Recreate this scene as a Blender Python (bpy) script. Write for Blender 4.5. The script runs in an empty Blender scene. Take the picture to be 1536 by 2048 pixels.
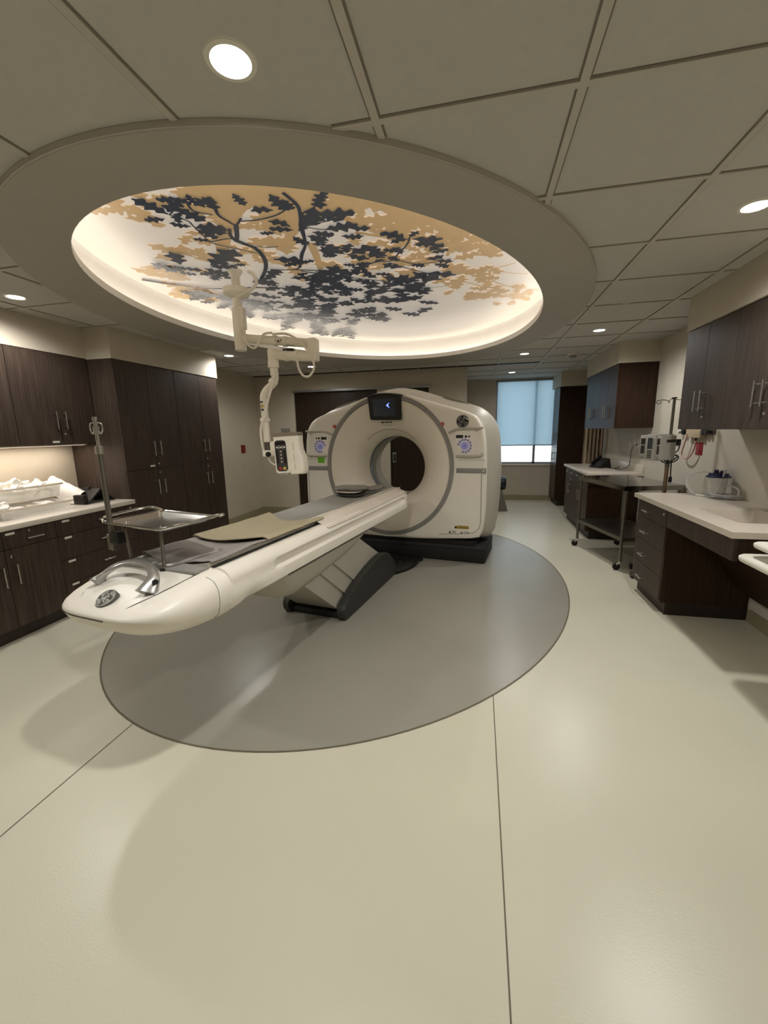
import bpy, bmesh, math, random
from mathutils import Vector, Matrix
random.seed(11)
C = bpy.context.scene.collection
PI = math.pi
# ------------------------------------------------------------------ helpers
def S(r, g, b):
    f = lambda c: (c/255/12.92) if c/255 <= .04045 else ((c/255+.055)/1.055)**2.4
    return (f(r), f(g), f(b), 1)
MATS = {}
def mat(name, rgb, rough=.5, metal=0., var=.06, vscale=6., bump=0., bscale=80., emis=0., trans=0., alpha=1., coat=0., ior=1.45, spec=.5, stretch=None):
    m = bpy.data.materials.new(name); m.use_nodes = True
    nt = m.node_tree; n = nt.nodes; l = nt.links
    b = n['Principled BSDF']
    col = S(*rgb)
    b.inputs['Base Color'].default_value = col
    b.inputs['Roughness'].default_value = rough
    b.inputs['Metallic'].default_value = metal
    b.inputs['IOR'].default_value = ior
    b.inputs['Specular IOR Level'].default_value = spec
    b.inputs['Transmission Weight'].default_value = trans
    b.inputs['Alpha'].default_value = alpha
    b.inputs['Coat Weight'].default_value = coat
    tc = n.new('ShaderNodeTexCoord')
    mp = n.new('ShaderNodeMapping')
    l.new(tc.outputs['Object'], mp.inputs['Vector'])
    if stretch: mp.inputs['Scale'].default_value = stretch
    if var > 0:
        nz = n.new('ShaderNodeTexNoise'); nz.inputs['Scale'].default_value = vscale; nz.inputs['Detail'].default_value = 4
        l.new(mp.outputs['Vector'], nz.inputs['Vector'])
        r = n.new('ShaderNodeValToRGB')
        r.color_ramp.elements[0].position = .3; r.color_ramp.elements[1].position = .7
        r.color_ramp.elements[0].color = tuple(c*(1-var) for c in col[:3])+(1,)
        r.color_ramp.elements[1].color = tuple(min(1, c*(1+var)) for c in col[:3])+(1,)
        l.new(nz.outputs['Fac'], r.inputs['Fac']); l.new(r.outputs['Color'], b.inputs['Base Color'])
    if bump > 0:
        nb = n.new('ShaderNodeTexNoise'); nb.inputs['Scale'].default_value = bscale; nb.inputs['Detail'].default_value = 3
        l.new(mp.outputs['Vector'], nb.inputs['Vector'])
        bp = n.new('ShaderNodeBump'); bp.inputs['Strength'].default_value = bump; bp.inputs['Distance'].default_value = .01
        l.new(nb.outputs['Fac'], bp.inputs['Height']); l.new(bp.outputs['Normal'], b.inputs['Normal'])
    if emis > 0:
        b.inputs['Emission Color'].default_value = col; b.inputs['Emission Strength'].default_value = emis
    MATS[name] = m
    return m
def wood_mat(name, dark, light, rough=.38):
    m = mat(name, dark, rough, var=0)
    n = m.node_tree.nodes; l = m.node_tree.links; b = n['Principled BSDF']
    mp = [x for x in n if x.type == 'MAPPING'][0]; mp.inputs['Scale'].default_value = (26, 26, 1.1)
    nz = n.new('ShaderNodeTexNoise'); nz.inputs['Scale'].default_value = 2.2; nz.inputs['Detail'].default_value = 7; nz.inputs['Roughness'].default_value = .62; nz.inputs['Distortion'].default_value = .35
    l.new(mp.outputs['Vector'], nz.inputs['Vector'])
    r = n.new('ShaderNodeValToRGB'); r.color_ramp.elements[0].position = .32; r.color_ramp.elements[1].position = .7
    r.color_ramp.elements[0].color = S(*dark); r.color_ramp.elements[1].color = S(*light)
    l.new(nz.outputs['Fac'], r.inputs['Fac']); l.new(r.outputs['Color'], b.inputs['Base Color'])
    b.inputs['Specular IOR Level'].default_value = .32
    bp = n.new('ShaderNodeBump'); bp.inputs['Strength'].default_value = .08; bp.inputs['Distance'].default_value = .004
    l.new(nz.outputs['Fac'], bp.inputs['Height']); l.new(bp.outputs['Normal'], b.inputs['Normal'])
    return m

def crom(pts, k=6, closed=False):
    if k <= 1 or len(pts) < 3: return [Vector(p) for p in pts]
    P = [Vector(p) for p in pts]; n = len(P); out = []
    rng = range(n) if closed else range(n-1)
    for i in rng:
        if closed: a, b, c, d = P[i-1], P[i], P[(i+1) % n], P[(i+2) % n]
        else: a, b, c, d = P[max(i-1, 0)], P[i], P[i+1], P[min(i+2, n-1)]
        for j in range(k):
            t = j/k
            out.append(.5*((2*b)+(c-a)*t+(2*a-5*b+4*c-d)*t*t+(3*b-a-3*c+d)*t**3))
    if not closed: out.append(P[-1])
    return out

class MB:
    def __init__(s): s.bm = bmesh.new()
    def box(s, x0, x1, y0, y1, z0, z1, bev=0., seg=2, M=None):
        v = [s.bm.verts.new((x, y, z)) for x in (x0, x1) for y in (y0, y1) for z in (z0, z1)]
        F = [(0, 1, 3, 2), (4, 6, 7, 5), (0, 4, 5, 1), (2, 3, 7, 6), (0, 2, 6, 4), (1, 5, 7, 3)]
        fs = [s.bm.faces.new([v[i] for i in f]) for f in F]
        if bev > 0:
            es = list({e for f in fs for e in f.edges})
            r = bmesh.ops.bevel(s.bm, geom=es, offset=bev, segments=seg, profile=.5, affect='EDGES')
            v = list({w for f in r['faces'] for w in f.verts} | {w for w in v if w.is_valid})
        if M is not None: bmesh.ops.transform(s.bm, matrix=M, verts=[w for w in v if w.is_valid])
        return s
    def ring(s, c, ax, r, n, r2=None, ph=0.):
        c = Vector(c); ax = Vector(ax).normalized()
        a = ax.orthogonal().normalized() if abs(ax.z) < .9 else Vector((1, 0, 0))
        a = (a-ax*a.dot(ax)).normalized()
        b = ax.cross(a); r2 = r if r2 is None else r2
        return [c+a*(r*math.cos(ph+2*PI*i/n))+b*(r2*math.sin(ph+2*PI*i/n)) for i in range(n)]
    def loft(s, rings, closed=True, cap0=False, cap1=False, loop=False):
        R = [[s.bm.verts.new(p) for p in r] for r in rings]
        n = len(R[0]); m = len(R)
        for i in range(m if loop else m-1):
            A, B = R[i], R[(i+1) % m]
            for j in range(n if closed else n-1):
                k = (j+1) % n
                try: s.bm.faces.new((A[j], A[k], B[k], B[j]))
                except ValueError: pass
        if cap0: s.bm.faces.new(list(reversed(R[0])))
        if cap1: s.bm.faces.new(R[-1])
        return s
    def cyl(s, p0, p1, r0, r1=None, n=20, caps=True):
        p0 = Vector(p0); p1 = Vector(p1); r1 = r0 if r1 is None else r1
        ax = p1-p0
        return s.loft([s.ring(p0, ax, r0, n), s.ring(p1, ax, r1, n)], True, caps, caps)
    def lathe(s, prof, o=(0, 0, 0), n=28, ax=(0, 0, 1), cap0=True, cap1=True):
        o = Vector(o); a = Vector(ax).normalized()
        return s.loft([s.ring(o+a*z, a, max(r, 1e-4), n) for r, z in prof], True, cap0, cap1)
    def tube(s, pts, r, n=8, k=1, closed=False, flat=1.):
        P = crom(pts, k, closed); m = len(P)
        T = []
        for i in range(m):
            if closed: t = P[(i+1) % m]-P[i-1]
            else: t = P[min(i+1, m-1)]-P[max(i-1, 0)]
            T.append(t.normalized() if t.length > 1e-9 else Vector((0, 0, 1)))
        a = T[0].orthogonal().normalized(); rings = []
        for i in range(m):
            a = (a-T[i]*a.dot(T[i]))
            a = a.normalized() if a.length > 1e-6 else T[i].orthogonal().normalized()
            b = T[i].cross(a)
            rr = r(i/(m-1)) if callable(r) else r
            rings.append([P[i]+a*(rr*math.cos(2*PI*j/n))+b*(rr*flat*math.sin(2*PI*j/n)) for j in range(n)])
        return s.loft(rings, True, not closed, not closed, closed)
    def poly(s, pts):
        try: s.bm.faces.new([s.bm.verts.new(p) for p in pts])
        except ValueError: pass
        return s
    def prism(s, pts, d):
        d = Vector(d); P = [Vector(p) for p in pts]
        return s.loft([P, [p+d for p in P]], True, True, True)
    def grid(s, f, nu, nv, thick=None):
        rows = [[Vector(f(i/nu, j/nv)) for j in range(nv+1)] for i in range(nu+1)]
        s.loft(rows, False)
        if thick:
            t = Vector(thick)
            rows2 = [[p+t for p in r] for r in rows]
            s.loft(rows2, False)
            for a, b in ((rows[0], rows2[0]), (rows[-1], rows2[-1])): s.loft([a, b], False)
            for j in (0, -1): s.loft([[r[j] for r in rows], [r[j] for r in rows2]], False)
        return s
    def done(s, name, m, parent=None, smooth=40, **props):
        bmesh.ops.remove_doubles(s.bm, verts=s.bm.verts, dist=1e-6)
        bmesh.ops.recalc_face_normals(s.bm, faces=s.bm.faces)
        me = bpy.data.meshes.new(name); s.bm.to_mesh(me); s.bm.free()
        me.materials.append(m)
        if smooth:
            me.polygons.foreach_set('use_smooth', [True]*len(me.polygons))
            me.set_sharp_from_angle(angle=math.radians(smooth))
        o = bpy.data.objects.new(name, me); C.objects.link(o)
        if parent is not None: o.parent = parent
        for k, v in props.items(): o[k] = v
        return o
def thing(name, label, cat, loc=(0, 0, 0), rz=0., group=None):
    o = bpy.data.objects.new(name, None); o.empty_display_size = .05; C.objects.link(o)
    o.location = loc; o.rotation_euler = (0, 0, rz); o['label'] = label; o['category'] = cat
    if group: o['group'] = group
    return o
def tag(o, label, cat, group=None):
    o['label'] = label; o['category'] = cat
    if group: o['group'] = group
    return o
def rebase(t, off):
    off = Vector(off)          # move the thing's origin to its own base; its parts stay where they are
    for ch in t.children: ch.location = ch.location-off
    t.location = Vector(t.location)+Matrix.Rotation(t.rotation_euler.z, 3, 'Z') @ off
    return t
def copy_tree(o, parent=None):
    c = o.copy(); C.objects.link(c)
    if parent is not None: c.parent = parent
    for ch in list(o.children): copy_tree(ch, c)
    return c
def struct(o): o['kind'] = 'structure'; return o
def box(x0, x1, y0, y1, z0, z1, bev=0., seg=2): return MB().box(x0, x1, y0, y1, z0, z1, bev, seg)
def rrect(w, h, r, n=5):
    pts = []
    for cx, cy, a in ((w/2-r, h/2-r, 0), (-w/2+r, h/2-r, 90), (-w/2+r, -h/2+r, 180), (w/2-r, -h/2+r, 270)):
        for i in range(n+1):
            t = math.radians(a+90*i/n); pts.append((cx+r*math.cos(t), cy+r*math.sin(t)))
    return pts
# ------------------------------------------------------------------ materials
wall_m = mat('wall_paint', (196, 186, 169), .7, var=.03, bump=.12, bscale=220)
wallR_m = mat('wall_paint_vinyl', (200, 192, 178), .6, var=.03, bump=.15, bscale=260)
tile_m = mat('ceiling_tile', (192, 188, 181), .85, var=.02, vscale=30, bump=.15, bscale=300)
bar_m = mat('ceiling_bar', (190, 184, 174), .5, var=.02)
gap_m = mat('ceiling_reveal', (128, 121, 110), .9, var=.02)
soffit_m = mat('ceiling_soffit', (172, 166, 156), .7, var=.02, bump=.08, bscale=200)
cove_m = mat('cove_paint', (238, 234, 227), .5, var=.02, bump=.05, bscale=200)
mural_m = mat('mural_paper_glow', (236, 226, 214), .32, var=.03, vscale=2, emis=.22)  # faint emission added to brighten the panel; the paper is no lamp
leaf_m = mat('mural_ink_blue_glow', (66, 72, 84), .24, var=.05, emis=.12)  # added emission lifts the dark ink along with the paper
tan_m = mat('mural_ink_tan_glow', (214, 182, 136), .32, var=.05, emis=.16)  # tan ink given a little glow of its own for brightness
floor_m = mat('floor_vinyl', (213, 209, 189), .31, var=.035, vscale=1.3, bump=.05, bscale=140, spec=.45)
inlay_m = mat('floor_vinyl_grey', (155, 152, 141), .27, var=.04, vscale=1.6, bump=.05, bscale=140, spec=.5)
seam_m = mat('floor_seam', (104, 96, 78), .6, var=.02)
base_m = mat('baseboard_rubber', (150, 142, 114), .5, var=.03)
wood_m = wood_mat('walnut_laminate', (51, 41, 35), (78, 65, 56), .5)
woodd_m = wood_mat('walnut_laminate_dark', (36, 23, 15), (60, 40, 28))
kick_m = mat('toe_kick', (42, 32, 26), .5, var=.1)
quartz_m = mat('quartz_top', (218, 210, 198), .3, var=.03, vscale=90)
quartzR_m = mat('quartz_top_sink', (206, 196, 182), .3, var=.03, vscale=120)
steel_m = mat('brushed_steel', (190, 188, 182), .28, 1., var=.05, vscale=8, stretch=(1, 30, 30))
chrome_m = mat('chrome', (215, 215, 212), .1, 1., var=.02)
grey_steel_m = mat('satin_steel', (130, 126, 118), .35, 1., var=.05)
white_m = mat('scanner_white', (238, 232, 220), .38, var=.015, bump=.03, bscale=500)
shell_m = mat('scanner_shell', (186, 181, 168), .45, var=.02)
funnel_m = mat('scanner_funnel', (236, 228, 212), .4, var=.015)
greyring_m = mat('scanner_grey', (142, 139, 134), .4, var=.02)
black_m = mat('black_plastic', (22, 21, 20), .4, var=.05)
dark_m = mat('charcoal_cover', (48, 47, 44), .5, var=.04, bump=.15, bscale=300)
rubber_m = mat('dark_rubber', (30, 30, 29), .6, var=.05)
screen_m = mat('screen_glass', (34, 38, 42), .12, var=.1, vscale=3, emis=.25)
glow_m = mat('blue_glow', (70, 90, 255), .4, var=0, emis=6.)
glowd_m = mat('blue_key', (34, 34, 110), .4, var=0, emis=.5)
led_m = mat('panel_glow', (170, 170, 222), .4, var=0, emis=.06)
red_m = mat('red_button', (176, 62, 58), .4, var=.03)
redp_m = mat('red_plate', (142, 26, 38), .4, var=.04)
maroon_m = mat('dark_red_plate', (120, 24, 22), .4, var=.04)
green_m = mat('green_sticker', (112, 190, 40), .6, var=.03)
yellow_m = mat('yellow_label', (186, 160, 60), .6, var=.04)
wlabel_m = mat('white_label', (226, 222, 210), .5, var=.02)
silver_m = mat('silver_paint', (176, 174, 170), .3, .75, var=.02)
arm_m = mat('arm_white', (240, 234, 220), .35, var=.02)
cable_m = mat('cable_cream', (232, 226, 212), .5, var=.02)
blackcable_m = mat('cable_black', (18, 18, 18), .5, var=.02)
beige_m = mat('beige_cloth', (176, 166, 138), .8, var=.05, vscale=40, bump=.4, bscale=500)
greycloth_m = mat('grey_cloth', (156, 149, 145), .7, var=.08, vscale=6, bump=.35, bscale=18)
pad_m = mat('grey_pad', (140, 137, 128), .42, var=.03)
vinyl_m = mat('grey_vinyl', (118, 114, 106), .35, var=.06, bump=.2, bscale=14)
film_m = mat('plastic_film', (224, 214, 200), .22, var=.04, bump=.3, bscale=22)
curtain_m = mat('tan_curtain', (178, 160, 134), .8, var=.08, vscale=14)
clear_m = mat('clear_plastic', (240, 240, 236), .12, var=0, alpha=.4)
bag_m = mat('white_plastic_bag', (240, 236, 226), .35, var=.05, bump=.6, bscale=30)
paper_m = mat('white_paper', (238, 234, 228), .7, var=.02)
bluelid_m = mat('navy_lid', (20, 22, 74), .35, var=.05)
tube_m = mat('clear_tubing', (214, 214, 216), .2, var=.02, alpha=.7)
pink_m = mat('pink_tubing', (204, 160, 150), .35, var=.03)
pumpg_m = mat('pump_grey', (122, 120, 114), .45, var=.03)
pumpw_m = mat('pump_light', (170, 168, 160), .45, var=.03)
tanbox_m = mat('tan_plastic', (186, 168, 138), .5, var=.03)
navy_m = mat('blue_black_vinyl', (24, 30, 44), .25, var=.04)
daylens_m = mat('lamp_lens', (255, 248, 236), .4, var=0, emis=14.)
cove_led_m = mat('cove_led', (255, 251, 244), .4, var=0, emis=3.0)
undercab_m = mat('undercab_led', (255, 232, 206), .4, var=0, emis=1.5)
door_m = wood_mat('door_laminate', (40, 30, 22), (58, 44, 34))
alu_m = mat('aluminium_frame', (150, 152, 152), .4, .6, var=.03)
def glass_mat():
    m = bpy.data.materials.new('window_glass'); m.use_nodes = True; n = m.node_tree.nodes; l = m.node_tree.links
    n.remove(n['Principled BSDF']); out = n['Material Output']
    t = n.new('ShaderNodeBsdfTransparent'); g = n.new('ShaderNodeBsdfGlossy'); g.inputs['Roughness'].default_value = .03
    mx = n.new('ShaderNodeMixShader'); mx.inputs['Fac'].default_value = .06
    l.new(t.outputs[0], mx.inputs[1]); l.new(g.outputs[0], mx.inputs[2]); l.new(mx.outputs[0], out.inputs['Surface'])
    return m
glass_m = glass_mat()
def shade_mat():
    m = bpy.data.materials.new('roller_fabric'); m.use_nodes = True; n = m.node_tree.nodes; l = m.node_tree.links
    n.remove(n['Principled BSDF']); out = n['Material Output']
    tc = n.new('ShaderNodeTexCoord'); nz = n.new('ShaderNodeTexNoise'); nz.inputs['Scale'].default_value = 40
    l.new(tc.outputs['Object'], nz.inputs['Vector'])
    r = n.new('ShaderNodeValToRGB'); r.color_ramp.elements[0].color = S(122, 148, 160); r.color_ramp.elements[1].color = S(140, 166, 176)
    l.new(nz.outputs['Fac'], r.inputs['Fac'])
    t = n.new('ShaderNodeBsdfTranslucent'); d = n.new('ShaderNodeBsdfDiffuse')
    l.new(r.outputs[0], t.inputs['Color']); l.new(r.outputs[0], d.inputs['Color'])
    mx = n.new('ShaderNodeMixShader'); mx.inputs['Fac'].default_value = .3
    tr = n.new('ShaderNodeBsdfTransparent'); m2 = n.new('ShaderNodeMixShader'); m2.inputs['Fac'].default_value = .06
    l.new(t.outputs[0], mx.inputs[1]); l.new(d.outputs[0], mx.inputs[2])
    l.new(mx.outputs[0], m2.inputs[1]); l.new(tr.outputs[0], m2.inputs[2]); l.new(m2.outputs[0], out.inputs['Surface'])
    return m
shade_m = shade_mat()
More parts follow.
